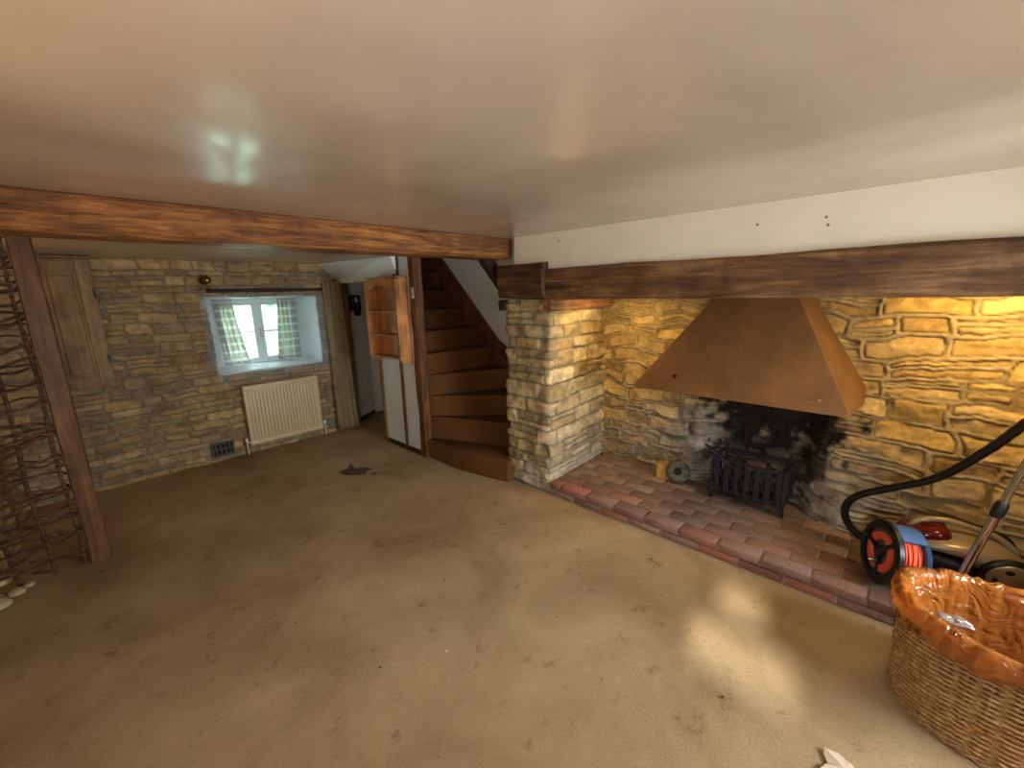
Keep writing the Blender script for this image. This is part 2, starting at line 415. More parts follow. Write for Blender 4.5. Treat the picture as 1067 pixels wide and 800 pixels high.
# ---- floor
bm = bmesh.new(); quad(bm, (XL-.2, YB-.2, 0), (3.6, YB-.2, 0), (3.6, 5.8, 0), (XL-.2, 5.8, 0))
bmesh.ops.subdivide_edges(bm, edges=bm.edges, cuts=40, use_grid_fill=True)
for v in bm.verts: v.co.z = -.002+.002*mnoise.noise(v.co*1.5)-.002
KEEP[0] = True
struct('floor', bm, 'carpet', smooth=True)
bm = bmesh.new(); box(bm, XL-.3, 3.8, YB-.3, 5.9, -.3, -.02); struct('trim_1', bm, 'darkwood')

# ---- ceilings
bm = bmesh.new(); quad(bm, (XL-.2, YB-.2, ZC), (XL-.2, 2.42, ZC), (HX+.1, 2.42, ZC), (HX+.1, YB-.2, ZC))
bmesh.ops.subdivide_edges(bm, edges=bm.edges, cuts=70, use_grid_fill=True)
for v in bm.verts:
    e = min(1, max(0, (2.34-v.co.y)*3), )*min(1, max(0, (HX-v.co.x)*4))
    v.co.z += e*.010*(mnoise.noise(v.co*1.6)+.5*mnoise.noise(v.co*4.2))
KEEP[0] = True
struct('ceiling', bm, 'ceiling', smooth=True)
bm = bmesh.new(); quad(bm, (XL-.2, 2.46, ZF), (XL-.2, 5.0, ZF), (2.36, 5.0, ZF), (2.36, 2.46, ZF))
bmesh.ops.subdivide_edges(bm, edges=bm.edges, cuts=40, use_grid_fill=True)
for v in bm.verts: v.co.z += .008*mnoise.noise(v.co*2.2)
KEEP[0] = True
c2 = struct('ceiling_far', bm, 'ceiling', smooth=True); c2.name = 'ceiling.001'
bm = bmesh.new(); box(bm, XL-.3, 3.6, YB-.3, 2.44, 2.03, 2.2); box(bm, XL-.3, 2.3, 2.44, 5.2, 2.0, 2.2); struct('trim_2', bm, 'white')

# ---- wall above the lintel
bm = bmesh.new(); box(bm, HX, HX+.12, YB-.2, 2.28, 1.70, 2.03); struct('wall_right', bm, 'plaster')
# small filled nail holes on it
for (y, z) in ((1.86, 1.94), (.62, 1.90), (.33, 1.865), (.34, 1.90)):
    bm = bmesh.new(); lathe(bm, [(.007, 0), (.006, .002)], (HX, y, z), (-1, 0, 0), 9)
    tag(obj('wall_mark', bm, 'filler'), 'small brown nail mark on the cream wall above the fireplace beam', 'mark', 'nail marks on the cream wall')

# ---- fireplace back wall
def niche(X, Y, Z):
    a = sstep(.30, .44, Y)*(1-sstep(.98, 1.12, Y))*(1-sstep(.86, 1.02, Z))
    bulge = .10*np.exp(-((Y-.16)/.14)**2)*(1-sstep(.25, .6, Z))+.05*np.exp(-((Y-1.2)/.14)**2)*(1-sstep(.15, .4, Z))
    return -.12*a+bulge
def soot(C, X, Y, Z, fine):
    d = np.hypot((Y-.60)/.46, (Z-.80)/.42); s = 1-sstep(.66, 1.08, d+fine*.30)
    d3 = np.hypot((Y-.62)/.42, (Z-.45)/.32); s = np.maximum(s, .80*(1-sstep(.6, 1.0, d3+fine*.5)))
    s = np.clip(s, 0, .97)
    d2 = np.hypot((Y-.75)/1.2, (Z-.2)/.62); grey = (1-sstep(.5, 1.1, d2+fine*.1))*.75
    lum = C.mean(-1, keepdims=True)*np.array([1.0, .97, .92])*1.15
    C = C*(1-grey[..., None])+lum*grey[..., None]
    # pale lime-washed stones near the base of the soot
    pale = ((fine > .1) & (Z < .45) & (np.abs(Y-.75) < .65)).astype(float)*.35
    C = C*(1-pale[..., None])+np.array([.5, .48, .43])*pale[..., None]
    return C*(1-s[..., None])+np.array([.012, .011, .010])*s[..., None]
o = stone_sheet('wall_back', [(HX+.02, -.64), (3.18, -.64), (3.20, 0.1), (3.36, 2.06)], .02, 1.95, .0085, 41, amp=.020, ribbon=.95, pal=PAL_Y,
    mortar=(.30, .23, .12), macro=niche, tint=soot, hr=(.085, .165), wr=(.17, .44), warp=.030, split=.35)
o['kind'] = 'structure'
bm = bmesh.new()
box(bm, 3.44, 3.7, -.9, 2.3, -.1, 2.2); box(bm, HX+.1, 3.6, -.9, -.70, 0, 2.2); box(bm, HX+.12, 3.6, -.9, 2.3, 1.95, 2.03)
struct('wall_outer', bm, 'soot').name = 'wall_rear'
# ---- pier between fireplace and stairs
def piertint(C, X, Y, Z, fine):  # cool daylight at the pier foot, painted into the stone colour
    g = (1-sstep(.1, .9, Z+fine*.1))*sstep(1.6, 2.2, 4.0-Y)*.4
    lum = C.mean(-1, keepdims=True)*np.array([1.02, 1.0, .95])
    w = (1-sstep(.10, .2, Z+fine*.06))*.5
    C = C*(1-g[..., None])+lum*g[..., None]
    return C*(1-w[..., None])+np.array([.5, .48, .44])*w[..., None]
o = stone_sheet('wall_pier', [(3.42, 2.01), (HX+.02, 1.955), (HX+.02, 2.40), (3.26, 2.40)], 0, 1.54, .0095, 91, amp=.022, ribbon=0, pal=PAL_P,
    mortar=(.34, .29, .20), tint=piertint, hr=(.085, .14), wr=(.18, .42), warp=.010, split=.22)
o['kind'] = 'structure'
bm = bmesh.new(); box(bm, HX+.05, 3.6, 2.03, 2.36, 0, 1.53); struct('wall_pier', bm, 'white')
bm = bmesh.new(); box(bm, 3.20, 3.6, 2.30, 6, 0, 3.1); struct('wall_stair', bm, 'white')

# ---- lintel with end block
bm = timber(HX-.045, HX+.19, YB-.1, 1.97, ZL+.002, 1.755, 1, .014, 3, .04, .016, 5, 3.2)
for v in bm.verts:
    if v.co.z < 1.6: v.co.z += .012*mnoise.noise(Vector((0, v.co.y*1.1, 5)))
    if v.co.z > 1.7: v.co.z += .016*mnoise.noise(Vector((0, v.co.y*.9, 9)))
tag(obj('fireplace_lintel', bm, 'lintel', smooth='auto'), 'long dark oak beam spanning the top of the fireplace opening', 'beam')
bm = timber(HX-.075, HX+.25, 1.95, 2.395, 1.555, 1.80, 1, .016, 13, .04, .02, 5, 4)
tag(obj('lintel_block', bm, 'lintelx', smooth='auto'), 'thick dark oak block on top of the stone pier where the beams meet', 'beam')
bm = timber(HX-.035, 3.32, 1.905, 1.972, 1.455, 1.54, 0, .006, 5)
tag(obj('pier_plank', bm, 'plank', smooth='auto'), 'timber plank lying along the top of the pier inside the fireplace recess', 'plank')
bm = timber(HX-.02, 3.1, 2.40, 2.445, 1.455, 1.535, 0, .005, 6)
tag(obj('pier_plank', bm, 'darkwood', smooth='auto'), 'dark timber stub at the stair side of the stone pier top', 'plank')

# ---- main ceiling beam
bm = timber(XL-.1, HX+.04, 2.345, 2.57, 1.85, 2.012, 0, .011, 21, .04, .018, 4, 4)
tag(obj('ceiling_beam', bm, 'beam', smooth='auto'), 'long reddish oak ceiling beam crossing the room', 'beam')
bm = bmesh.new(); prism(bm, [(2.36, 0), (2.47, 0), (2.47, 1)], 0, .05); bm.free()
bm = bmesh.new()
pts = [(2.30, 1.86), (2.42, 1.86), (2.56, 1.70), (2.52, 1.62)]
a = [bm.verts.new((x, 2.46, z)) for x, z in pts]; b = [bm.verts.new((x, 2.53, z)) for x, z in pts]
bm.faces.new(a); bm.faces.new(b[::-1])
for i in range(4): bm.faces.new((a[i], a[(i+1) % 4], b[(i+1) % 4], b[i]))
tag(obj('corner_brace', bm, 'darkwood'), 'short dark diagonal timber under the right end of the ceiling beam', 'brace')

# ---- outer shell behind the camera and on the left
UL = 1.34+math.hypot(.135, .06)
o = stone_sheet('wall_left', [(-.465, 5.0), (-.465, 3.66), (XL, 3.60), (XL, YB)], 0, 2.0, .016, 17, amp=.02, pal=PAL_P, mortar=(.34, .3, .22), hr=(.06, .12), wr=(.14, .35), hole=(UL+3.60-.18, UL+3.60+.46, 1.07, 1.58))
o['kind'] = 'structure'
HY0, HY1, HZ0, HZ1 = -.46, .18, 1.07, 1.58      # small side window beside the camera
bm = bmesh.new(); box(bm, XL-.16, XL-.03, YB-.3, HY0, 0, 2.2); box(bm, XL-.16, XL-.03, HY1, 5.2, 0, 2.2)
box(bm, XL-.16, XL-.03, HY0, HY1, 0, HZ0); box(bm, XL-.16, XL-.03, HY0, HY1, HZ1, 2.2)
struct('wall_left', bm, 'plaster')
XF = XL-.08; t = bmesh.new()
def bar(a, b, c, d): box(t, XF-.012, XF+.012, a, b, c, d, .003)
bar(HY0-.02, -.346, HZ0, HZ1); bar(.074, HY1+.02, HZ0, HZ1); bar(-.346, .074, HZ0-.02, 1.168); bar(-.346, .074, 1.485, HZ1+.02)
bar(-.346, .074, 1.305, 1.355); bar(-.346, -.223, 1.355, 1.485); bar(-.008, .074, 1.355, 1.485)
w2 = struct('window_2', t, 'gloss_white')
bm = bmesh.new(); box(bm, XL-.3, 3.6, YB-.2, YB, 0, 2.2); struct('wall_front', bm, 'plaster')
bm = bmesh.new(); box(bm, HX+.005, HX+.3, YB, -.655, 0, 2.2); struct('wall_right', bm, 'plaster')

# ---- window wall
hole = (2.30-2.0, 2.30-.985, .86, 1.605)   # in u = 2.30 - X
def wmask(X, Y, Z): return ~((Z > 1.95-(X-2.06)*.75+.02) & (X > 2.06))
def wtint(C, X, Y, Z, fine): return C*np.array([.92, .82, .74])
o = stone_sheet('wall_window', [(2.30, WY), (XL-.05, WY)], 0, 1.96, .0125, 63, amp=.014, pal=PAL_G, mortar=(.34, .31, .24), hole=hole, mask=wmask, tint=wtint,
    hr=(.045, .10), wr=(.10, .34), warp=.014, split=.35)
o['kind'] = 'structure'
bm = bmesh.new()
box(bm, XL-.3, .97, WY+.06, 5.4, 0, 2.2); box(bm, 2.02, 2.32, WY+.06, 5.4, 0, 2.2)
box(bm, .97, 2.02, WY+.06, 5.4, 0, .84); box(bm, .97, 2.02, WY+.06, 5.4, 1.625, 2.2); struct('wall_window_core', bm, 'white').name = 'wall_far'
# reveal (splayed, white paint)
YI = 5.27
fr = (1.10, 1.90, .885, 1.585); op = (.985, 2.0, .86, 1.605)
bm = bmesh.new()
A = [(op[0], WY-.012, op[2]), (op[1], WY-.012, op[2]), (op[1], WY-.012, op[3]), (op[0], WY-.012, op[3])]
B = [(fr[0], YI, fr[2]), (fr[1], YI, fr[2]), (fr[1], YI, fr[3]), (fr[0], YI, fr[3])]
va = [bm.verts.new(p) for p in A]; vb = [bm.verts.new(p) for p in B]
o4 = .05
C_ = [(op[0]-o4, WY+.04, op[2]-o4), (op[1]+o4, WY+.04, op[2]-o4), (op[1]+o4, WY+.04, op[3]+o4), (op[0]-o4, WY+.04, op[3]+o4)]
vc = [bm.verts.new(p) for p in C_]
for i in range(4):
    j = (i+1) % 4
    bm.faces.new((va[i], va[j], vb[j], vb[i])); bm.faces.new((vc[i], vc[j], va[j], va[i]))
KEEP[0] = True
struct('trim_3', bm, 'gloss_white')
# window_1 frame > sashes > panes
bm = bmesh.new(); w = .035
box(bm, fr[0]-.03, fr[0]+w, YI-.01, YI+.06, fr[2]-.03, fr[3]+.03, .004); box(bm, fr[1]-w, fr[1]+.03, YI-.01, YI+.06, fr[2]-.03, fr[3]+.03, .004)
box(bm, fr[0]+w, fr[1]-w, YI-.01, YI+.06, fr[2]-.03, fr[2]+w, .004); box(bm, fr[0]+w, fr[1]-w, YI-.01, YI+.06, fr[3]-w, fr[3]+.03, .004)
box(bm, 1.475, 1.515, YI-.01, YI+.06, fr[2]+w, fr[3]-w, .004)
win = struct('window_1', bm, 'gloss_white')
for x0, x1 in ((fr[0]+w, 1.475), (1.515, fr[1]-w)):
    bm = bmesh.new(); s = .032; y0, y1 = YI-.022, YI+.03; z0, z1 = fr[2]+w, fr[3]-w
    box(bm, x0, x0+s, y0, y1, z0, z1, .004); box(bm, x1-s, x1, y0, y1, z0, z1, .004)
    box(bm, x0+s, x1-s, y0, y1, z0, z0+s, .004); box(bm, x0+s, x1-s, y0, y1, z1-s, z1, .004)
    box(bm, x0+s, x1-s, y0+.01, y1-.005, 1.225, 1.243, .003)
    sa = obj('sash', bm, 'gloss_white', win)
    bm = bmesh.new(); quad(bm, (x0+s, YI+.005, z0+s), (x1-s, YI+.005, z0+s), (x1-s, YI+.005, z1-s), (x0+s, YI+.005, z1-s))
    g = obj('glass_pane', bm, 'glass', sa); g['kind'] = 'structure'
bm = bmesh.new(); box(bm, 1.493, 1.503, YI-.045, YI-.02, 1.17, 1.27, .003); obj('window_handle', bm, 'chrome', win)
# sill board
bm = bmesh.new(); box(bm, .99, 1.99, WY-.02, YI-.02, .855, .872, .004)
for v in bm.verts:
    if v.co.y > 5.1: v.co.x = 1.495+(v.co.x-1.495)*.80; v.co.z += .02
struct('trim_4', bm, 'gloss_white')
# timber rail over the window
bm = timber(1.0, 2.08, WY-.035, WY+.01, 1.655, 1.69, 0, .004, 31, .04, .006, 2)
tag(obj('window_lintel_rail', bm, 'darkwood', smooth='auto'), 'thin dark wooden rail set in the stone wall above the window', 'rail')

def cloth(name, fn, nu, nv, mat, smooth=True):
    bm = bmesh.new(); g = [[bm.verts.new(fn(i/nu, j/nv)) for j in range(nv+1)] for i in range(nu+1)]
    for i in range(nu):
        for j in range(nv): bm.faces.new((g[i][j], g[i+1][j], g[i+1][j+1], g[i][j+1]))
    return bm
# checked window curtains
def cur(x0t, x1t, x0b, x1b, ph, y):
    def f(u, v):
        a = x0t+(x1t-x0t)*u; b = x0b+(x1b-x0b)*u; k = (1-v)**1.3; x = a+(b-a)*k
        return (x, y+.016*math.sin(u*26+ph)+.006*math.sin(u*61+v*5), .905+(1.585-.905)*v)
    return cloth('c', f, 60, 24, 'check')
wc = tag(obj('window_curtain', cur(1.09, 1.27, 1.12, 1.36, 0, 5.215), 'check', smooth=True), 'grey and white checked curtain at the left side of the small window', 'curtain')
tag(obj('window_curtain', cur(1.70, 1.90, 1.64, 1.885, 2, 5.215), 'check', smooth=True), 'grey and white checked curtain at the right side of the small window', 'curtain')
bm = bmesh.new(); tube(bm, [(1.08, 5.20, 1.592), (1.91, 5.20, 1.592)], .005, 8)
tag(obj('curtain_wire', bm, 'grey'), 'thin rod carrying the checked curtains across the small window', 'curtain rod')
# polythene sheet taped around the window
def film(u, v):
    x = .915+(2.085-.915)*u; z = .79+(1.64-.79)*v
    e = min(u, 1-u, v, 1-v)
    k = mnoise.noise(Vector((x*7, z*7, 2)))+.6*mnoise.noise(Vector((x*17, z*15, 5)))
    if u < .02 or u > .98: x += .035*mnoise.noise(Vector((z*9, 1, u)))
    if v < .02: z += .02*mnoise.noise(Vector((x*9, 1, 4)))
    if u < .12 and v < .12: z -= .07*(1-u/.12)*(1-v/.12)*0.9; x += .10*(.12-v)/.12*(1-u/.12)
    return (x, WY-.045-.018*k*min(1, e*10+.35), z)
bm = cloth('film', film, 70, 54, 'film')
tag(obj('plastic_sheet', bm, 'film', smooth=True), 'crinkled clear plastic sheet taped over the small window opening', 'plastic sheet')

# ---- radiator
rad = thing('radiator', (1.515, 4.86, .09), 'cream ribbed panel radiator on the stone wall under the small window', 'radiator')
bm = bmesh.new(); x0, x1, z0, z1 = 1.148, 1.888, .095, .71; N = 20
box(bm, x0, x1, 4.85, 4.868, z0, z1, .004)
for i in range(N):
    cx = x0+.03+(x1-x0-.06)*(i+.5)/N; hw = (x1-x0-.06)/N*.36
    box(bm, cx-hw, cx+hw, 4.836, 4.852, z0+.05, z1-.045, .006)
box(bm, x0, x1, 4.838, 4.85, z1-.035, z1, .005); box(bm, x0, x1, 4.838, 4.85, z0, z0+.035, .005)
obj('panel', bm, 'cream_metal', rad, smooth='auto')
bm = bmesh.new(); box(bm, x0-.004, x1+.004, 4.832, 4.9, z1, z1+.012, .003)
for i in range(26): box(bm, x0+.02+i*.027, x0+.034+i*.027, 4.842, 4.886, z1+.012, z1+.014)
obj('top_grille', bm, 'cream_metal', rad)
for sx, x in ((-1, x0), (1, x1)):
    bm = bmesh.new(); box(bm, x-.003 if sx < 0 else x-.001, x+.001 if sx < 0 else x+.003, 4.835, 4.9, z0, z1, 0); obj('side_cover', bm, 'cream_metal', rad)
    bm = bmesh.new(); xx = x+sx*.035
    tube(bm, [(x, 4.862, .125), (xx, 4.862, .125)], .009, 10); tube(bm, [(xx, 4.862, .145), (xx, 4.862, 0)], .0075, 10)
    obj('pipe', bm, 'cream_metal', rad, smooth='auto')
    bm = bmesh.new(); lathe(bm, [(.011, 0), (.015, .006), (.015, .03), (.010, .036)], (xx, 4.862, .14), n=14); obj('valve', bm, 'gloss_white', rad, smooth='auto')

# ---- wall vent
vent = thing('air_vent', (.905, 4.885, .045), 'small grey metal air vent low on the stone wall left of the radiator', 'vent')
bm = bmesh.new(); x0, x1, z0, z1, yv = .808, 1.0, .05, .19, 4.868
box(bm, x0, x1, yv+.012, yv+.02, z0, z1)
obj('back_plate', bm, 'soot', vent)
bm = bmesh.new(); s = .014
box(bm, x0, x0+s, yv, yv+.014, z0, z1, .002); box(bm, x1-s, x1, yv, yv+.014, z0, z1, .002); box(bm, x0+s, x1-s, yv, yv+.014, z0, z0+s, .002); box(bm, x0+s, x1-s, yv, yv+.014, z1-s, z1, .002)
box(bm, x0+s, x1-s, yv+.002, yv+.012, (z0+z1)/2-.007, (z0+z1)/2+.007)
for i in range(1, 5): xx = x0+(x1-x0)*i/5; box(bm, xx-.006, xx+.006, yv+.002, yv+.012, z0+s, z1-s)
obj('grille', bm, 'grey', vent)

# ---- brass wall lamp
lamp = thing('wall_lamp', (.985, 4.88, 1.70), 'small aged brass wall lamp on the stone wall above the left corner of the window', 'wall lamp')
bm = bmesh.new(); lathe(bm, [(.001, 0), (.034, .002), (.036, .008), (.018, .016), (.008, .03)], (.985, 4.882, 1.765), (0, -1, 0), 20); obj('wall_plate', bm, 'darkwood', lamp, smooth='auto')
bm = bmesh.new(); tube(bm, smoothpath([(.985, 4.86, 1.765), (.985, 4.80, 1.74), (.985, 4.775, 1.70), (.985, 4.775, 1.68)], 5), .006, 8); obj('arm', bm, 'brass', lamp, smooth=True)
bm = bmesh.new(); lathe(bm, [(.001, -.035), (.018, -.032), (.032, -.015), (.036, .004), (.030, .022), (.016, .036), (.012, .05), (.001, .052)], (.99, 4.79, 1.765), n=20); obj('globe', bm, 'brass', lamp, smooth=True)
bm = bmesh.new(); lathe(bm, [(.014, 0), (.022, .012), (.022, .016), (.012, .02)], (.985, 4.775, 1.672), n=16); obj('cup', bm, 'darkwood', lamp, smooth='auto')

# ---- wooden cupboard on the far wall
cup = thing('wall_cupboard', (.06, 4.85, .90), 'wooden wall cupboard with one raised panel door on the stone wall behind the oak post', 'cupboard')
x0, x1, z0, z1, yf = -.13, .235, .90, 1.93, 4.80
bm = bmesh.new(); box(bm, x0, x1, yf+.022, 4.895, z0, z1, .004); obj('carcass', bm, 'oakdoor', cup)
bm = bmesh.new(); box(bm, x0-.01, x1+.015, yf-.012, 4.89, z1, z1+.018, .006); obj('cornice', bm, 'oakdoor', cup)
bm = bmesh.new(); s = .075; dx0, dx1, dz0, dz1 = x0+.02, x1-.015, z0+.02, z1-.02
box(bm, dx0, dx0+s, yf, yf+.022, dz0, dz1, .003); box(bm, dx1-s, dx1, yf, yf+.022, dz0, dz1, .003)
box(bm, dx0+s, dx1-s, yf, yf+.022, dz0, dz0+s*1.1, .003); box(bm, dx0+s, dx1-s, yf, yf+.022, dz1-s*1.1, dz1, .003)
dr = obj('door', bm, 'oakdoor', cup)
bm = bmesh.new(); box(bm, dx0+s, dx1-s, yf+.010, yf+.02, dz0+s*1.1, dz1-s*1.1)
vs = box(bm, dx0+s+.02, dx1-s-.02, yf+.001, yf+.011, dz0+s*1.1+.025, dz1-s*1.1-.025, .006, 1); obj('raised_panel', bm, 'oakdoor', dr)
for zz in (1.10, 1.62): bm = bmesh.new(); box(bm, x1-.013, x1-.004, yf-.002, yf+.02, zz, zz+.07, .002); obj('hinge', bm, 'black_iron', dr)

# ---- oak post + wattle
bm = timber(-.128, -.030, 3.53, 3.63, 0, 1.952, 2, .006, 44, .05, .008, 3)
tag(obj('oak_post', bm, 'post', smooth='auto'), 'upright oak post at the right end of the woven twig panel', 'post')
wat = thing('wattle_panel', (-.34, 3.56, 0), 'open panel of woven bare twigs left of the oak post', 'wattle panel')
rs = random.Random(5)
stk = [-.150, -.285, -.43]
for i, sx in enumerate(stk):
    bm = bmesh.new(); w = rs.uniform(.008, .011)
    tube(bm, [(sx+.008*math.sin(k*1.3+i), 3.562+.004*math.cos(k), -.0+k*.1945) for k in range(11)], [w*(1+.12*math.sin(k*2.1)) for k in range(11)], 8)
    obj('stake', bm, 'twig', wat, smooth='auto')
z = .05; k = 0
while z < 1.93:
    bm = bmesh.new(); sl = rs.choice([rs.uniform(-.28, .0), rs.uniform(.15, .55), rs.uniform(.1, .4)]); ph = k % 2; pts = []
    xs = [-.60, -.56, -.49, -.43, -.36, -.285, -.215, -.15, -.133]
    sgn = 1 if ph else -1; yoff = {-.56: 1, -.43: -1, -.285: 1, -.15: -1}
    x_end = -.49 if rs.random() < .75 else -.36
    for xx in xs:
        if xx < x_end: continue
        pts.append((xx, 3.562+sgn*.022*yoff.get(xx, 0)+rs.uniform(-.003, .003), min(1.94, max(.012, z+sl*(xx+.35)*.9+rs.uniform(-.012, .012)))))
    r0 = rs.uniform(.005, .012); sp = smoothpath(pts, 4)
    tube(bm, sp, [r0*(1.25-.6*i/len(sp)) for i in range(len(sp))], 6)
    obj('woven_twig', bm, 'twig', wat, smooth=True)
    z += rs.uniform(.024, .046); k += 1
# rubble at the foot
rs = random.Random(9)
for i, (x, y, r) in enumerate([(-.49, 3.38, .05), (-.43, 3.47, .035), (-.55, 3.30, .05), (-.52, 3.46, .045), (-.38, 3.515, .022)]):
    bm = bmesh.new(); bmesh.ops.create_icosphere(bm, subdivisions=3, radius=r)
    for v in bm.verts:
        v.co *= 1+.35*mnoise.noise(v.co*18+Vector((i*3, 0, 0))); v.co.z = max(v.co.z*.6, -r*.42); v.co += Vector((x, y, r*.42))
    lab = ['pale broken stone at the foot of the woven twig panel, at the left edge']*5
    tag(obj('rubble_stone', bm, 'rubble', smooth=True), 'pale broken stone lying at the foot of the woven twig panel', 'stone', 'loose rubble by the twig panel')

# ---- partition, newel, door opening
bm = timber(2.268, 2.360, 3.335, 3.445, 0, 1.952, 2, .011, 51, .05, .014, 3, 6)
tag(obj('newel_post', bm, 'newel', smooth='auto'), 'upright reddish oak post at the foot of the stairs', 'post')
bm = bmesh.new(); box(bm, 2.285, 2.345, 3.43, 4.09, .05, 1.955); struct('wall_partition', bm, 'gloss_white')
bm = bmesh.new(); box(bm, 2.27, 2.35, 3.44, 4.10, 0, .05, .004); struct('baseboard_partition', bm, 'darkwood')
bm = timber(2.268, 2.30, 3.67, 3.705, .04, 1.955, 2, .004, 52, .06, .004, 2)
tag(obj('partition_stud', bm, 'post', smooth='auto'), 'thin dark upright batten dividing the white partition panel', 'batten')
bm = timber(2.255, 2.28, 3.600, 3.625, 1.765, 1.955, 2, .002, 62, .06, .003, 2)
tag(obj('partition_stud', bm, 'darkwood', smooth='auto'), 'short dark batten between the shelf unit and the ceiling beam', 'batten')
bm = timber(2.265, 2.36, 4.07, 4.11, 0, 1.76, 2, .004, 53, .06, .006, 2); struct('trim_5', bm, 'plank')
bm = bmesh.new(); box(bm, 2.27, 2.34, 4.09, 4.92, 1.74, 1.775, .003); struct('trim_6', bm, 'plaster')
bm = timber(2.27, 2.36, 4.84, 4.90, 0, 1.745, 2, .004, 54, .06, .006, 2); struct('trim_7', bm, 'newel')
# sloping soffit above the doorway
bm = bmesh.new()
for (p, q) in ((3.61, 4.95),):
    pr = [(2.04, 1.962), (2.28, 1.772), (2.40, 1.772), (2.40, 1.99)]
    a = [bm.verts.new((x+(.15 if x < 2.1 else 0), p, z)) for x, z in pr]; b = [bm.verts.new((x, q, z)) for x, z in pr]
    bm.faces.new(a); bm.faces.new(b[::-1])
    for i in range(4): bm.faces.new((a[i], a[(i+1) % 4], b[(i+1) % 4], b[i]))
struct('wall_soffit', bm, 'gloss_white')
# lobby behind doorway
bm = bmesh.new()
prism(bm, [(2.33, 4.96), (2.78, 5.26), (2.78, 5.5), (2.33, 5.5)], 0, 1.82); box(bm, 2.78, 3.2, 5.3, 5.5, 0, 1.82); box(bm, 2.98, 3.18, 4.3, 5.4, 0, 1.8); box(bm, 2.34, 3.1, 4.5, 5.4, 1.80, 1.83)
struct('wall_lobby', bm, 'white')
bm = bmesh.new(); prism(bm, [(2.322, 4.945), (2.772, 5.245), (2.78, 5.26), (2.33, 4.96)], 0, .05); struct('baseboard_lobby', bm, 'darkwood')
met = thing('electric_meter', (2.48, 5.01, 1.38), 'black electricity meter with a round glass on the lobby wall behind the curtain', 'meter')
Rz = Matrix.Rotation(math.radians(33.7), 3, 'Z')
bm = bmesh.new(); box(bm, 2.36, 2.62, 4.97, 5.03, 1.42, 1.60, .01, 2, Rz); obj('backing_board', bm, 'soot', met)
bm = bmesh.new(); box(bm, 2.40, 2.54, 4.90, 4.97, 1.47, 1.585, .02, 3, Rz); obj('case', bm, 'black', met, smooth='auto')
bm = bmesh.new(); lathe(bm, [(.03, 0), (.03, .012), (.024, .016)], (2.475, 4.90, 1.545), (.5, -.83, 0), 20); obj('dial', bm, mat_plain('pale_dial', srgb(220, 205, 190), .3), met, smooth='auto')
bm = bmesh.new(); lathe(bm, [(.05, 0), (.05, .04), (.03, .05)], (2.50, 4.97, 1.40), (.5, -.83, 0), 20); obj('round_cover', bm, 'black', met, smooth='auto')

# long beige door curtain
def drape(u, v):
    w = .10+.035*(1-v); a = u*2-1
    x = 2.165+a*w*.9+.02*(1-v); y = 4.835+.026*math.sin(u*24+.5*v)+.012*math.sin(u*47+2*v)
    return (x, y-.01*(1-v), .018+1.745*v)
bm = cloth('drape', drape, 80, 20, 'drape')
dc = tag(obj('door_curtain', bm, 'drape', smooth=True), 'long gathered beige curtain hanging beside the doorway right of the radiator', 'curtain')
m_ = dc.modifiers.new('thick', 'SOLIDIFY'); m_.thickness = .003

# ---- pine spice shelf on the partition
sh = thing('wall_shelf', (2.21, 3.77, .93), 'pine wall shelf unit with scalloped top hanging on the white partition', 'shelf unit')
xa, xb, ya, yb = 2.148, 2.283, 3.48, 4.05
bm = bmesh.new(); box(bm, xb-.012, xb, ya+.012, yb-.012, .965, 1.75); obj('back_panel', bm, 'pine', sh)
for y0, y1 in ((ya, ya+.016), (yb-.016, yb)):
    bm = bmesh.new()
    pr = [(xa, .985), (xa+.02, .96), (xb-.03, .925), (xb, .935), (xb, 1.765), (xa, 1.735)]
    a = [bm.verts.new((x, y0, z)) for x, z in pr]; b = [bm.verts.new((x, y1, z)) for x, z in pr]
    bm.faces.new(a); bm.faces.new(b[::-1])
    for i in range(6): bm.faces.new((a[i], a[(i+1) % 6], b[(i+1) % 6], b[i]))
    obj('side_panel', bm, 'pine', sh)
for z in (.985, 1.205, 1.432):
    bm = bmesh.new(); box(bm, xa+.002, xb-.012, ya+.016, yb-.016, z, z+.014, .002); sp = obj('shelf', bm, 'pine', sh)
bm = bmesh.new(); n = 30; top = []; bot = []
for i in range(n+1):
    u = i/n; y = ya+.016+(yb-ya-.032)*u
    top.append((y, 1.745+.022*math.exp(-((u-.5)/.16)**2))); c = abs(u-.5)
    bot.append((y, 1.66+(.035*math.cos(min(c/.2, 1)*PI/2)**.7 if c < .2 else -.012*math.sin((c-.2)/.3*PI))))
for xx in (xa, xa+.014):
    pass
va = [[bm.verts.new((xx, y, z)) for y, z in top] for xx in (xa, xa+.014)]; vb = [[bm.verts.new((xx, y, z)) for y, z in bot] for xx in (xa, xa+.014)]
for k in (0, 1):
    for i in range(n): bm.faces.new((va[k][i], va[k][i+1], vb[k][i+1], vb[k][i]))
for s_ in (va, vb):
    for i in range(n): bm.faces.new((s_[0][i], s_[0][i+1], s_[1][i+1], s_[1][i]))
obj('scalloped_rail', bm, 'pine', sh)
bm = bmesh.new(); box(bm, xa+.014, xb, ya, yb, 1.752, 1.764); obj('top_board', bm, 'pine', sh)
bm = bmesh.new(); box(bm, 2.258, 2.268, 3.36, 3.40, 1.56, 1.66, .004); tag(obj('wall_plate', bm, 'tape'), 'small pale plate fixed on the reddish post beside the shelf', 'plate')

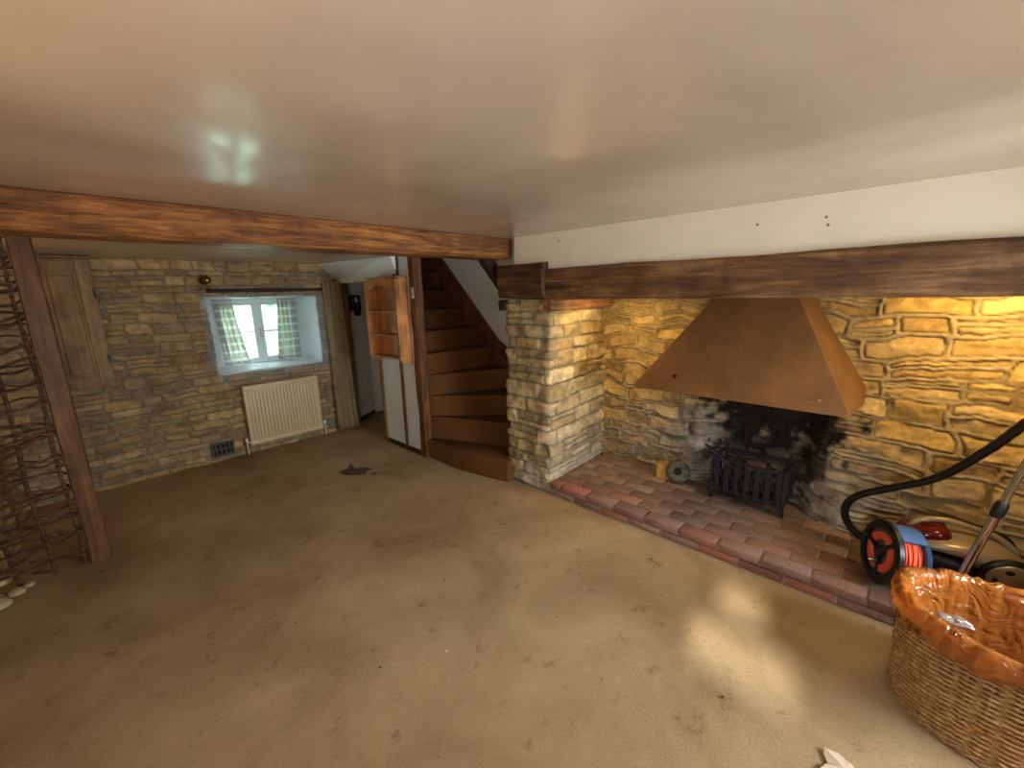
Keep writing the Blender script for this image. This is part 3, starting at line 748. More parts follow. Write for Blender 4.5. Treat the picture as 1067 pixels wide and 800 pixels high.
# ---- staircase
st = thing('staircase', (2.75, 3.2, 0), 'brown carpeted winding staircase climbing between the stone pier and the oak post', 'staircase')
NX, NY = 2.345, 3.40; XS, YS = 3.20, 2.40; rise = .205
def hit(deg):
    d = Vector((math.cos(math.radians(deg)), math.sin(math.radians(deg)))); t = 9
    if d.x > 1e-6: t = min(t, (XS-NX)/d.x)
    if d.y < -1e-6: t = min(t, (YS-NY)/d.y)
    return (NX+d.x*t, NY+d.y*t)
angs = [-84, -68, -49, -28, -8, 8]
def fan(a0, a1):
    p = [(NX, NY), hit(a0)]
    corner = math.degrees(math.atan2(YS-NY, XS-NX))
    if a0 < corner < a1: p.append((XS, YS))
    p.append(hit(a1)); return p
for k in range(5):
    bm = bmesh.new(); z1 = rise*(k+1)-(.02 if k == 0 else 0); a1 = 40 if k == 4 else angs[k+1]+1.5
    p = fan(angs[k], a1)
    if k == 0:
        p = [(2.30, 3.335), (2.295, 2.9), (2.36, 2.50), (2.40, 2.345), (2.50, 2.345), (2.50, 2.405), hit(-66), (NX+.02, NY-.02)]
        prism(bm, p, 0, z1, .014)
    else: prism(bm, p, max(0, z1-.45), z1, .014)
    obj('step', bm, 'stair_carpet', st, smooth='auto')
for k in range(5, 11):
    y0 = 3.52+(k-5)*.215; z1 = rise*(k+1); bm = bmesh.new(); box(bm, 2.352, XS-.02, y0, y0+.26, z1-.25, z1, .014); obj('step', bm, 'stair_carpet', st, smooth='auto')
bm = bmesh.new()
pr = [(2.43, .10), (2.43, .42), (3.05, .95), (3.27, 1.12), (4.6, 2.45), (4.9, 2.45), (3.6, 1.0), (3.1, .5)]
pr = [(2.43, .2), (2.43, .55), (2.9, .93), (3.20, 1.10), (4.6, 2.50), (4.8, 2.3), (3.4, .9), (3.1, .3)]
a = [bm.verts.new((3.172, y, z)) for y, z in pr]; b = [bm.verts.new((3.196, y, z)) for y, z in pr]
bm.faces.new(a); bm.faces.new(b[::-1])
for i in range(len(pr)): bm.faces.new((a[i], a[(i+1) % 8], b[(i+1) % 8], b[i]))
obj('wall_string', bm, 'stair_wood', st)
bm = bmesh.new(); box(bm, 2.30, 2.35, 4.10, 5.7, 1.99, 3.0); box(bm, 2.30, 3.3, 2.60, 5.7, 3.0, 3.1); box(bm, 2.3, 3.3, 5.6, 5.7, 1.8, 3.1)
box(bm, 2.30, 2.35, 3.44, 5.7, 2.0, 3.1); box(bm, 2.28, 3.3, 2.45, 2.58, 2.02, 3.1); box(bm, 2.26, 2.30, 2.5, 3.6, 2.01, 3.1)
struct('wall_stairwell', bm, 'white')

# ---- hearth of bricks
he = thing('hearth', (2.85, .65, 0), 'raised red brick hearth filling the fireplace recess', 'hearth')
bm = bmesh.new(); box(bm, HX+.012, 3.38, -.64, 1.95, -.01, .086)
obj('mortar_bed', bm, mat_plain('mortar_bed', srgb(176, 158, 148), .9, 0, 30, .2, .3), he)
def bricks(rects, seed):
    bm = bmesh.new(); lay = bm.loops.layers.color.new('Colb'); rs = random.Random(seed); cols = []
    vl = bm.verts.layers.float_color.new('Col')
    for (x0, x1, y0, y1, z0, z1, edge) in rects:
        n0 = len(bm.verts); j = lambda a: rs.uniform(-a, a)
        R = Matrix.Rotation(j(.006), 3, 'Z') @ Matrix.Rotation(j(.008), 3, 'X')
        dz = j(.0022); box(bm, x0, x1, y0, y1, z0+dz, z1+dz, .009 if edge else .005, 2, R)
        bm.verts.ensure_lookup_table()
        cy = (y0+y1)/2; cx = (x0+x1)/2
        base = random.Random(int(cy*1000+cx*777)).choice([lin(150, 96, 82), lin(140, 92, 82), lin(128, 98, 88), lin(156, 100, 84)])
        if edge: base = rs.choice([lin(164, 114, 100), lin(150, 108, 98), lin(142, 112, 104), lin(170, 112, 96), lin(150, 124, 116)])
        g = 0 if edge else min(1, (cx-HX)/.32)
        grey = rs.choice([lin(150, 132, 118), lin(138, 122, 110), lin(158, 136, 120)])
        if cy < .1: grey = lin(120, 98, 76)  # shade on the right end of the hearth, painted as darker, warmer brick
        c = [base[i]*(1-g*.8)+grey[i]*g*.8 for i in range(3)]
        s = math.exp(-(((cy-.7)/.35)**2+((cx-3.1)/.25)**2)); c = [a*(1-.5*s)+.08*s*.5 for a in c]
        f = rs.uniform(.82, 1.15)
        for v in list(bm.verts)[n0:]: v[vl] = (c[0]*f, c[1]*f, c[2]*f, 1)
    return bm
L_ = .232; g_ = .008; rects = []
y = 1.945; i = 0
while y > -.64:     # lower front course
    rects.append((HX, HX+.10, max(y-L_+g_, -.655), y, 0, .046, True)); y -= L_
obj('lower_course', bricks(rects, 3), 'brick', he, smooth='auto')
rects = []; y = 1.945+.116
while y > -.64:
    rects.append((HX-.004, HX+.104, max(y-L_+g_, -.655), min(y, 1.945), .050, .1, True)); y -= L_
obj('front_course', bricks(rects, 4), 'brick', he, smooth='auto')
rects = []
for r in range(8):
    x0 = HX+.112+r*.112; y = 1.945+(r % 2)*.116
    while y > -.64:
        rects.append((x0, x0+.104, max(y-L_+g_, -.655), min(y, 1.955), .04, .097, False)); y -= L_
obj('brick_paving', bricks(rects, 6), 'brick', he, smooth='auto')
for o_ in he.children:
    pass

# ---- copper hood
hd = thing('fireplace_hood', (2.9, .75, .9), 'copper smoke hood, a tapering canopy above the fire grate', 'fireplace hood')
def hood_bm():
    bm = bmesh.new()
    fb = [(2.655, 1.35, .935), (2.655, .165, .935), (3.19, .135, .90), (3.22, 1.37, .90)]      # rim bottom
    fm = [(2.662, 1.345, .955), (2.662, .168, .955), (3.19, .138, 1.00), (3.22, 1.37, .97)]    # rim top
    ft = [(2.93, .79, 1.72), (2.93, .571, 1.72), (3.19, .555, 1.72), (3.19, .80, 1.72)]
    L = [[bm.verts.new(p) for p in q] for q in (fb, fm, ft)]
    for a, b in ((0, 1), (1, 2)):
        for i in range(4): bm.faces.new((L[a][i], L[a][(i+1) % 4], L[b][(i+1) % 4], L[b][i]))
    bmesh.ops.recalc_face_normals(bm, faces=bm.faces)
    return bm
bm = hood_bm(); o = obj('canopy', bm, 'copper', hd); mo = o.modifiers.new('s', 'SOLIDIFY'); mo.thickness = .004; mo.offset = -1
b_ = o.modifiers.new('b', 'BEVEL'); b_.width = .004; b_.segments = 2
# damper hole with rim
def hoodpt(y, z):
    t = (z-.955)/(1.72-.955); return (2.662+(2.93-2.662)*t, y, z)
nrm = Vector((-(1.72-.955), 0, .268)).normalized()
c = Vector(hoodpt(1.075, 1.035))
bm = bmesh.new(); lathe(bm, [(.011, 0), (.014, .003), (.012, .006)], c, nrm, 16, False); obj('damper_rim', bm, 'darkwood', hd, smooth='auto')
bm = bmesh.new(); lathe(bm, [(.011, .001), (.010, .003)], c, nrm, 16); obj('damper_hole', bm, 'soot', hd)
for (y, z, r) in ((.295, 1.00, .008), (.33, .985, .004)):
    bm = bmesh.new(); lathe(bm, [(r, 0), (r*.6, .001)], Vector(hoodpt(y, z))+nrm*.0005, nrm, 9); obj('scratch', bm, mat_plain('pale_scratch', srgb(176, 120, 96), .4, .5), hd)

# ---- fire grate
gr = thing('fire_grate', (3.18, .68, .1), 'black iron fire basket with upright flat bars standing on the brick hearth', 'fire grate')
gx0, gx1, gy0, gy1 = 3.05, 3.30, .455, .905
zt, zb = .40, .175
for (x, y) in ((gx0, gy0), (gx0, gy1), (gx1, gy0+.02), (gx1, gy1-.02)):
    bm = bmesh.new(); box(bm, x-.011, x+.011, y-.011, y+.011, 1*.1, zt+(.015 if x < 3.1 else .05), .003); box(bm, x-.017, x+.015, y-.015, y+.015, .1, .11, .003)
    obj('leg', bm, 'black_iron', gr)
for nm, z in (('lower_rail', zb), ('upper_rail', zt)):
    bm = bmesh.new(); h = .012
    box(bm, gx0-.008, gx0+.008, gy0, gy1, z-h, z+h, .003); box(bm, gx1-.008, gx1+.008, gy0, gy1, z-h, z+h, .003)
    box(bm, gx0, gx1, gy0-.008, gy0+.008, z-h, z+h, .003); box(bm, gx0, gx1, gy1-.008, gy1+.008, z-h, z+h, .003); obj(nm, bm, 'black_iron', gr)
rs = random.Random(3)
for i in range(7):
    y = gy0+(gy1-gy0)*(i+.5)/7; bm = bmesh.new(); box(bm, gx0-.014, gx0-.006, y-.016, y+.016, zb-.01, zt+.005, .002, 1, Matrix.Rotation(rs.uniform(-.05, .05), 3, 'X')); obj('bar', bm, 'black_iron', gr)
    if i < 6:
        y2 = y+(gy1-gy0)/7; bm = bmesh.new(); tube(bm, [(gx0-.004, y+.005, zb+.02), (gx0-.004, y2-.005, zt-.03)], .005, 6); obj('diagonal_bar', bm, 'black_iron', gr)
for i in range(4):
    x = gx0+(gx1-gx0)*(i+.6)/4.2
    for y in (gy0-.008, gy1+.008):
        bm = bmesh.new(); box(bm, x-.012, x+.012, y-.004, y+.004, zb-.01, zt+.005, .002); obj('side_bar', bm, 'black_iron', gr)
bm = bmesh.new()
for i in range(8): y = gy0+.03+(gy1-gy0-.06)*i/7; box(bm, gx0, gx1, y-.008, y+.008, zb-.006, zb+.006)
obj('bottom_grid', bm, 'black_iron', gr)
bm = bmesh.new(); tube(bm, smoothpath([(gx0-.01, gy1, .125), (gx0-.03, .78, .15), (gx0-.035, .68, .155), (gx0-.03, .58, .15), (gx0-.01, gy0, .125)], 5), .006, 6); obj('front_stretcher', bm, 'black_iron', gr)
# logs & ash in the basket
rs = random.Random(12)
logs = [((3.12, .50, .25), (3.14, .88, .25), .032, 'long charred log lying low at the front of the fire basket'),
        ((3.20, .47, .26), (3.22, .86, .28), .036, 'long charred log lying at the back of the fire basket'),
        ((3.12, .86, .37), (3.24, .55, .33), .020, 'thin charred branch lying slantwise across the top of the fire basket')]
for i, (a, b, r, lb) in enumerate(logs):
    bm = bmesh.new(); a = Vector(a); b = Vector(b); tube(bm, [a.lerp(b, t/8) for t in range(9)], r, 10)
    for v in bm.verts: v.co += Vector((0, 0, 1))*.01*mnoise.noise(v.co*20)+Vector((1, 0, 0))*.01*mnoise.noise(v.co*22)
    tag(obj('charred_log', bm, 'ash' if i == 1 else 'soot', smooth='auto'), lb, 'log')
bm = bmesh.new(); box(bm, 3.13, 3.22, .60, .72, .335, .385, .008, 2, Matrix.Rotation(.25, 3, 'Z')); tag(obj('brick_piece', bm, mat_plain('sooty_brick', srgb(128, 88, 78), .9, 0, 30, .3, .4)), 'sooty reddish brick piece resting on the logs in the fire basket', 'brick')
# iron tongs leaning on the left of grate
for i, (a, b) in enumerate((((3.02, .96, .50), (3.04, .78, .37)), ((3.04, .94, .43), (3.03, .74, .36)), ((3.10, .98, .47), (3.07, .83, .41)))):
    bm = bmesh.new(); tube(bm, [a, b], .008, 8)
    tag(obj('iron_rod', bm, 'black_iron', smooth='auto'), 'short black iron rod lying over the left end of the fire basket', 'rod', 'iron rods on the fire basket')

# ---- ring-shaped mottled object by the back wall
rg = thing('stone_ring', (3.10, 1.17, .1), 'round mottled green ring with a dark hole leaning on the wall left of the grate', 'ring')
bm = bmesh.new(); prof = []
lathe(bm, [(.030, -.022), (.060, -.032), (.084, -.018), (.090, 0), (.084, .018), (.060, .032), (.030, .022)], (3.12, 1.18, .190), (-.86, -.30, .34), 30, False)
vl = bm.verts.layers.float_color.new('Col')
for v in bm.verts:
    k = mnoise.noise(v.co*70); v[vl] = (.11+.14*k, .11+.13*k, .065+.08*k, 1)
obj('ring_body', bm, 'mottle', rg, smooth=True)
bm = bmesh.new(); lathe(bm, [(.031, -.020), (.031, .018)], (3.12, 1.18, .190), (-.86, -.30, .34), 24); obj('hole', bm, 'soot', rg)
bm = bmesh.new(); box(bm, 3.10, 3.24, 1.22, 1.36, .1, .21, .012, 2, Matrix.Rotation(.3, 3, 'Z'))  # ochre block standing in for warm lamplight on the wall stones
for v in bm.verts: v.co += Vector((1, 1, 1))*.012*mnoise.noise(v.co*14)
tag(obj('light_patch_block', bm, mat_plain('painted_warm_light', srgb(186, 146, 84), .9, 0, 20, .2, .4), smooth='auto'), 'ochre block painted as a patch of warm light on the wall behind the mottled green ring', 'stone')

# ---- vacuum cleaner
vc = thing('vacuum_cleaner', (2.92, -.34, .1), 'champagne and maroon cylinder vacuum cleaner on the hearth behind the basket', 'vacuum cleaner')
def vloc(l, w, h):
    """l along body (0 front .. 1 rear, +Y to -Y), w across (toward the room positive), h up"""
    d = Vector((.18, -1, 0)).normalized(); s = Vector((-1, -.18, 0)).normalized()
    return Vector((2.93, -.10, .1))+d*l+s*w+Vector((0, 0, h))
def loft(secs, n=20, p=2.6):
    bm = bmesh.new(); rings = []
    for (l, w, h0, h1) in secs:
        ring = []
        for k in range(n):
            a = 2*PI*k/n; ca, sa = math.cos(a), math.sin(a)
            ring.append(bm.verts.new(vloc(l, w*math.copysign(abs(ca)**(2/p), ca), (h0+h1)/2+(h1-h0)/2*math.copysign(abs(sa)**(2/p), sa))))
        rings.append(ring)
    for a, b in zip(rings, rings[1:]):
        for k in range(n): bm.faces.new((a[k], a[(k+1) % n], b[(k+1) % n], b[k]))
    bm.faces.new(rings[0][::-1]); bm.faces.new(rings[-1]); return bm
bm = loft([(0, .06, .09, .12), (.02, .10, .13, .17), (.10, .13, .155, .215), (.22, .145, .15, .24), (.30, .145, .08, .24), (.36, .145, .03, .235), (.42, .13, .03, .20), (.48, .09, .05, .15), (.50, .05, .07, .12)])
obj('body_shell', bm, 'silver', vc, smooth=True)
bm = loft([(-.005, .065, .02, .075), (.02, .110, .012, .135), (.12, .138, .012, .17), (.28, .142, .012, .17), (.34, .142, .012, .11), (.44, .13, .015, .10), (.49, .08, .03, .09)]); obj('lower_body', bm, 'black', vc, smooth=True)
bm = loft([(-.015, .07, .12, .165), (.02, .088, .14, .225), (.12, .094, .15, .262), (.17, .090, .16, .270), (.19, .07, .18, .25)], 20, 4); obj('dust_lid', bm, 'maroon', vc, smooth=True)
bm = bmesh.new(); tube(bm, smoothpath([vloc(.015, .0, .17), vloc(.07, 0, .262), vloc(.16, 0, .292), vloc(.24, 0, .285), vloc(.36, 0, .255), vloc(.44, 0, .19)], 5), .015, 10); obj('carry_handle', bm, 'silver', vc, smooth=True)
for sgn in (1, -1):
    c = vloc(.385, sgn*.145, .112); ax = (vloc(0, sgn, 0)-vloc(0, 0, 0))
    bm = bmesh.new(); lathe(bm, [(.08, -.012), (.105, -.008), (.112, .004), (.108, .018), (.095, .024), (.088, .020)], c, ax, 36); wh = obj('wheel', bm, 'rubber', vc, smooth='auto')
    bm = bmesh.new(); lathe(bm, [(.090, .018), (.083, .028), (.035, .036), (.001, .037)], c, ax, 36); hub = obj('hub', bm, 'silver', wh, smooth='auto')
    U = Vector((0, 0, 1)); W = ax.cross(U)
    for k in range(5):
        a = 2*PI*k/5+.3; p = c+(U*math.cos(a)+W*math.sin(a))*.058; T = (-U*math.sin(a)+W*math.cos(a))
        bm = bmesh.new(); N_ = 14; Q = (U*math.cos(a)+W*math.sin(a))
        vs = [bm.verts.new(p+ax*(.0345-(Q*math.cos(2*PI*i/N_)*.011).dot(Q)*.19+.0)+T*math.sin(2*PI*i/N_)*.017+Q*math.cos(2*PI*i/N_)*.011) for i in range(N_)]
        bm.faces.new(vs); obj('hub_slot', bm, 'black', wh)
hose = smoothpath([vloc(.0, 0, .10), (2.93, -.01, .175), (2.93, .06, .19), (2.93, .125, .27), (2.92, .125, .37), (2.90, .07, .45), (2.88, -.04, .53), (2.82, -.20, .66), (2.74, -.33, .86), (2.68, -.43, 1.05), (2.64, -.52, 1.17), (2.60, -.56, 1.10), (2.60, -.52, .98)], 9)
bm = bmesh.new()
tube(bm, hose, [.0185+.0016*(i % 2) for i in range(len(hose))], 12); obj('hose', bm, 'rubber', vc, smooth=True)
wand = thing('vacuum_wand', (2.60, -.36, .1), 'chrome vacuum cleaner tube with black grip leaning behind the basket', 'vacuum tube')
wa, wb = Vector((2.60, -.285, .10)), Vector((2.63, -.445, .96)); wd = (wb-wa)
bm = bmesh.new(); tube(bm, [wa, wa+wd*.60], .0165, 16); obj('lower_tube', bm, 'chrome', wand, smooth='auto')
bm = bmesh.new(); tube(bm, [wa+wd*.60, wa+wd*.98], .0135, 16); obj('upper_tube', bm, 'chrome', wand, smooth='auto')
bm = bmesh.new(); tube(bm, [wa+wd*.585, wa+wd*.60, wa+wd*.65, wa+wd*.67], [.018, .023, .023, .018], 16); obj('adjuster', bm, 'black', wand, smooth='auto')

# ---- cable reel
rl = thing('cable_reel', (2.67, -.09, .1), 'black and blue cable reel wound with orange flex at the hearth edge', 'cable reel')
rc = Vector((2.68, -.095, .262)); ra = Vector((-.46, .87, .12)).normalized()   # front disc looks along ra
def disc(name, prof, mat, parent=rl, c=None, n=40, caps=False, s='auto'):
    bm = bmesh.new(); lathe(bm, prof, c or rc, ra, n, caps); return obj(name, bm, mat, parent, smooth=s)
disc('front_rim', [(.122, .042), (.150, .036), (.162, .048), (.160, .066), (.146, .074), (.122, .070), (.122, .042)], 'black')
fd = disc('front_disc', [(.001, .044), (.125, .044), (.125, .056), (.001, .056)], mat_plain('grey_disc', srgb(74, 78, 78), .4))
disc('orange_ring', [(.062, .056), (.066, .066), (.098, .066), (.102, .056)], 'orange')
disc('hub', [(.028, .052), (.028, .070), (.014, .076)], 'black', n=20, caps=True)
disc('winding_knob', [(.012, .06), (.011, .100), (.007, .106)], 'chrome', c=rc+Vector((0, 0, -.055)), n=14, caps=True)
U = ra.orthogonal().normalized(); W = ra.cross(U)
for k in range(3):
    a = 2*PI*k/3+.5; d = U*math.cos(a)+W*math.sin(a); bm = bmesh.new(); tube(bm, [rc+ra*.064+d*.02, rc+ra*.064+d*.130], .012, 8); obj('spoke', bm, 'black', rl, smooth='auto')
disc('rear_disc', [(.001, -.074), (.140, -.074), (.152, -.064), (.140, -.054), (.001, -.054)], 'blue')
disc('drum', [(.06, -.054), (.06, .046)], 'black', n=24)
bm = bmesh.new(); coil = []; NT = 20
for i in range(NT*24+1):
    a = 2*PI*i/24; t = i/(NT*24); layer = int(t*2) if t < 1 else 1; tt = (t*2) % 1; off = -.046+.080*(tt if layer == 0 else 1-tt)
    r = .108+.009*layer+.004*math.sin(i*.37)
    coil.append(rc+ra*(off+.005*math.sin(i*.21))+(U*math.cos(a)+W*math.sin(a))*r)
tube(bm, coil, .0058, 6); obj('cable', bm, 'orange', rl, smooth=True)
d1 = Vector((0, 0, 1)); d1 = (d1-ra*d1.dot(ra)).normalized(); d2 = ra.cross(d1)
if d2.x > 0: d2 = -d2
for a0, a1 in ((-.65, .62), (2.3, 3.9)):
    bm = bmesh.new(); prevs = []
    for k in range(13):
        a = a0+(a1-a0)*k/12; d = d1*math.cos(a)+d2*math.sin(a)
        prevs.append([bm.verts.new(rc+ra*o_+d*r_) for o_, r_ in ((-.062, .138), (.045, .138), (.045, .150), (-.062, .150))])
    for a, b in zip(prevs, prevs[1:]):
        for i in range(4): bm.faces.new((a[i], a[(i+1) % 4], b[(i+1) % 4], b[i]))
    bm.faces.new(prevs[0][::-1]); bm.faces.new(prevs[-1]); obj('yoke', bm, 'blue', rl, smooth='auto')

# ---- wicker basket
bk = thing('wicker_basket', (2.16, -.47, 0), 'large oval wicker basket standing on the carpet at the right edge', 'basket')
BC = Vector((2.112, -.49)); BA, BB, BH = .258, .368, .405
def bpt(a, z, off=0):
    s = .95+.05*(z/BH)**.8; p = 2.3
    ca, sa = math.cos(a), math.sin(a)
    x = math.copysign(abs(ca)**(2/p), ca)*(BA*s+off); y = math.copysign(abs(sa)**(2/p), sa)*(BB*s+off)
    return Vector((BC.x+x, BC.y+y, z))
NS = 38
bm = bmesh.new()
for k in range(NS):
    a = 2*PI*k/NS; tube(bm, [bpt(a, z) for z in (.004, .1, .2, .3, .38, BH-.01)], .0042, 6)
obj('stakes', bm, 'wicker', bk, smooth=True)
bm = bmesh.new(); nz = 40; seg = NS*4
for j in range(nz):
    z = .012+(BH-.035)*j/(nz-1); ph = (j % 2)
    band = j in (19, 20)
    pts = []
    for i in range(seg):
        a = 2*PI*i/seg; off = .008*math.cos(NS/2*a*1.0+PI*ph)
        pts.append(bpt(a, z+.0012*math.sin(a*7+j), off+(.004 if band else 0)))
    tube(bm, pts, (.0056 if not band else .0062), 6, closed=True)
obj('weave', bm, 'wicker', bk, smooth=True)
bm = bmesh.new()
for s_ in (0, 1, 2):
    pts = []
    for i in range(240):
        a = 2*PI*i/240; t = a*24+s_*2*PI/3
        pts.append(bpt(a, BH-.008+.009*math.sin(t), .004+.009*math.cos(t)))
    tube(bm, pts, .0065, 6, closed=True)
obj('braided_rim', bm, 'wicker', bk, smooth=True)
bm = bmesh.new()
for s_ in (0, 1):
    pts = []
    for i in range(200):
        a = 2*PI*i/200; t = a*24+s_*PI; pts.append(bpt(a, .012+.006*math.sin(t), .004+.007*math.cos(t)))
    tube(bm, pts, .006, 6, closed=True)
obj('base_braid', bm, 'wicker', bk, smooth=True)
bm = bmesh.new(); vs = [bm.verts.new(bpt(2*PI*i/60, .008, -.004)) for i in range(60)]; bm.faces.new(vs); obj('bottom', bm, 'wicker', bk)
# orange liner
def liner():
    bm = bmesh.new(); n = 260
    prof = [(.016, -.070), (.022, -.05), (.024, -.02), (.022, .008), (.012, .022), (0, .027), (-.014, .022), (-.022, .0), (-.026, -.04), (-.030, -.10), (-.036, -.17), (-.05, -.25), (-.07, -.31), (-.12, -.345), (-.20, -.35)]
    rings = []
    rg_ = lambda v: 1-2*abs(mnoise.noise(v))
    for j, (off, dz) in enumerate(prof):
        ring = []
        for i in range(n):
            a = 2*PI*i/n; c, s_ = math.cos(a), math.sin(a)
            k = .7*mnoise.noise(Vector((c*3, s_*3, j*.16)))+.55*rg_(Vector((c*7+j*.12, s_*7, j*.10)))+.3*rg_(Vector((c*17, s_*17+j*.2, j*.25)))-.5
            puff = max(0, math.cos(a-PI/2-.1))**2      # toward +Y the bag billows
            o_ = off+.012*k+(puff*.014 if j < 6 else 0); z = BH+dz*(1+.2*k)+(.028*puff if 1 < j < 9 else 0)
            if j == 0: z += .035*mnoise.noise(Vector((c*3, s_*3, 9)))+.025*puff
            p = bpt(a, BH, max(o_, -.10))
            if off <= -.10:
                f = 1-(-off-.07)/.18; p = Vector((BC.x+(p.x-BC.x)*f, BC.y+(p.y-BC.y)*f, 0))
            ring.append(bm.verts.new((p.x, p.y, max(.03, z+.006*k))))
        rings.append(ring)
    for a, b in zip(rings, rings[1:]):
        for k in range(n): bm.faces.new((a[k], a[(k+1) % n], b[(k+1) % n], b[k]))
    bm.faces.new(rings[-1]); return bm
tag(obj('bin_liner', liner(), 'bag', smooth=True), 'crinkled translucent orange plastic bag lining the wicker basket', 'plastic bag')
# crumpled wrapper in the bag
bm = bmesh.new(); bmesh.ops.create_icosphere(bm, subdivisions=3, radius=.035)
for v in bm.verts: v.co = Vector((v.co.x*.8, v.co.y*1.3, v.co.z*.5))*(1+.5*mnoise.noise(v.co*40))+Vector((2.02, -.262, .405))
tag(obj('foil_wrapper', bm, 'foil'), 'small crumpled silver wrapper caught in the orange bag', 'wrapper')

# ---- floor scraps
bm = bmesh.new(); rs = random.Random(4); N_ = 22
ctr = bm.verts.new((1.535, -.035, .022)); ring = []
for k in range(N_):
    a = 2*PI*k/N_; r = .055*(1+.25*math.sin(a*3)+rs.uniform(-.15, .15)); ring.append(bm.verts.new((1.535+math.cos(a)*r, -.035+math.sin(a)*r*1.15, .004+.012*rs.random())))
for k in range(N_): bm.faces.new((ctr, ring[k], ring[(k+1) % N_]))
tag(obj('torn_paper', bm, 'paper'), 'torn piece of pale paper on the carpet at the bottom edge', 'paper')
def patch(name, pts, label, cat, mat, group=None):
    bm = bmesh.new(); n = len(pts); c = Vector((sum(p[0] for p in pts)/n, sum(p[1] for p in pts)/n, 0)); rim = []
    up = bm.verts.new((c.x, c.y, .006))
    for p in pts: rim.append(bm.verts.new((p[0], p[1], .001)))
    for k in range(n): bm.faces.new((up, rim[k], rim[(k+1) % n]))
    return tag(obj(name, bm, mat), label, cat, group)
patch('carpet_scorch', [(1.53, 3.69), (1.62, 3.70), (1.70, 3.80), (1.66, 3.66), (1.75, 3.60), (1.77, 3.50), (1.71, 3.51), (1.67, 3.45), (1.60, 3.50), (1.53, 3.58)], 'dark torn patch in the carpet in front of the doorway', 'carpet patch', 'stain')
patch('carpet_scorch', [(1.70, 3.42), (1.74, 3.43), (1.76, 3.39), (1.72, 3.37)], 'smaller dark fleck in the carpet just in front of the torn patch', 'carpet patch', 'stain')
rs = random.Random(77); crumbs = [(1.0, 2.0), (.55, 2.05), (1.45, 1.1), (.95, 1.35), (1.3, .75), (1.9, 1.2), (1.7, 1.9), (.7, 1.5), (2.15, 1.5), (1.15, 2.7), (1.25, 1.75), (1.55, .35), (1.95, .45), (2.2, .95)]
for i, (x, y) in enumerate(crumbs):
    bm = bmesh.new(); r = rs.uniform(.003, .006); bmesh.ops.create_icosphere(bm, subdivisions=1, radius=r)
    for v in bm.verts: v.co = Vector((v.co.x*1.4+x, v.co.y+y, v.co.z*.6+r*.5))
    pale = i % 3 == 0
    tag(obj('crumb', bm, 'paper' if pale else 'stain'), 'tiny pale crumb lying on the carpet' if pale else 'tiny dark crumb lying on the carpet', 'crumb', 'pale crumbs on the carpet' if pale else 'dark crumbs on the carpet')

# ---- outside
bm = bmesh.new(); rs = random.Random(2)
bmesh.ops.create_grid(bm, x_segments=110, y_segments=60, size=1)
for v in bm.verts:
    x, z = v.co.x*4+2.2, v.co.y*2.3+2.0; p = Vector((x, 0, z))
    v.co = Vector((x, 8.2-.5*mnoise.noise(p*1.2)-.35*mnoise.noise(p*4)-.15*mnoise.noise(p*11), z-.3))
tag(obj('garden_hedge', bm, 'leaf'), 'bright leafy hedge outside the small window', 'hedge')
bm = bmesh.new(); quad(bm, (-6, 5.9, -.35), (9, 5.9, -.35), (9, 14, -.35), (-6, 14, -.35)); struct('ground', bm, 'grass')

# ------------------------------------------------------------------ light
wd = bpy.data.worlds.new('World'); scene.world = wd; wd.use_nodes = True
bg = wd.node_tree.nodes['Background']; bg.inputs[0].default_value = (.80, .93, 1, 1); bg.inputs[1].default_value = 22
def area(name, loc, target, size, power, col, sy=None, spread=None):
    L = bpy.data.lights.new(name, 'AREA'); L.energy = power; L.color = col; L.size = size
    if sy: L.shape = 'RECTANGLE'; L.size_y = sy
    if spread: L.spread = spread
    o = bpy.data.objects.new(name, L); COL.objects.link(o); o.location = loc
    o.rotation_euler = (Vector(target)-Vector(loc)).to_track_quat('-Z', 'Y').to_euler(); return o
WARM = (1, .64, .21); WARM2 = (1, .62, .28); DAY = (.93, .97, 1)
area('recess_lamp', (2.74, 1.55, 1.50), (3.0, 1.72, 1.0), .10, 5.5, WARM)
area('recess_lamp', (2.76, -.34, 1.52), (3.3, -.2, .9), .25, 8, WARM)
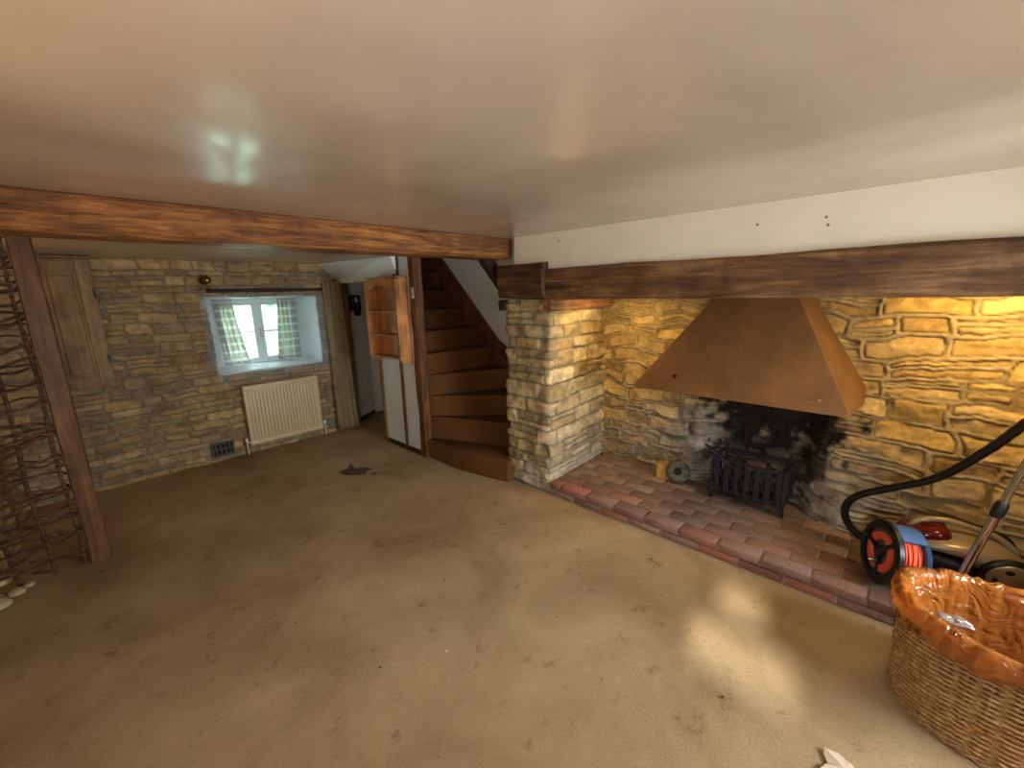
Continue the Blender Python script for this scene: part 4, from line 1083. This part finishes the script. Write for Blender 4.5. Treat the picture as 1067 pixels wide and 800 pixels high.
# added daylight fill at the side window, then the left room lamp
area('daylight', (XL+.05, -.14, 1.33), (2.3, 2.4, 1.0), .5, 18, DAY, .4)
L = bpy.data.lights.new('room_lamp', 'POINT'); L.energy = 10.5; L.color = (1, .50, .16); L.shadow_soft_size = .09
o = bpy.data.objects.new('room_lamp', L); COL.objects.link(o); o.location = (-.42, .75, 1.55)
area('daylight', (1.9, YB+.04, 1.05), (1.6, 1.6, .3), 1.1, 60, DAY, .7, math.radians(130))
L = bpy.data.lights.new('bay_lamp', 'POINT'); L.energy = 3.6; L.color = (1, .55, .2); L.shadow_soft_size = .08
o = bpy.data.objects.new('bay_lamp', L); COL.objects.link(o); o.location = (-.41, 3.80, 1.80)
p = area('window_portal', (1.5, 5.40, 1.23), (1.5, 4, 1.1), .86, 1, DAY, .72); p.data.cycles.is_portal = True
sun = bpy.data.lights.new('sun', 'SUN'); sun.energy = 9; sun.angle = math.radians(2.4); sun.color = (1, .95, .85)
so = bpy.data.objects.new('sun', sun); COL.objects.link(so)
so.rotation_euler = Vector((1, .2, -.5)).to_track_quat('-Z', 'Y').to_euler()

# ------------------------------------------------------------------ camera
f = 437.93; y, p_, r = [math.radians(a) for a in (46.577, 12.380, -1.323)]
F = Vector((math.sin(y)*math.cos(p_), math.cos(y)*math.cos(p_), -math.sin(p_)))
R0 = Vector((math.cos(y), -math.sin(y), 0)); U0 = R0.cross(F)
R_ = R0*math.cos(r)+U0*math.sin(r); U_ = -R0*math.sin(r)+U0*math.cos(r)
cam = bpy.data.cameras.new('camera'); co = bpy.data.objects.new('camera', cam); COL.objects.link(co)
mw = Matrix.Identity(4)
for i in range(3): mw[i][0] = R_[i]; mw[i][1] = U_[i]; mw[i][2] = -F[i]
mw[2][3] = 1.6
co.matrix_world = mw; cam.sensor_width = 36; cam.lens = f/1067*36; cam.clip_start = .02
scene.camera = co
scene.view_settings.view_transform = 'Standard'; scene.view_settings.look = 'None'
scene.view_settings.exposure = 0.0
scene.cycles.max_bounces = 8; scene.cycles.diffuse_bounces = 5; scene.cycles.transparent_max_bounces = 16
scene.cycles.caustics_reflective = False; scene.cycles.caustics_refractive = False
scene.cycles.use_denoising = True
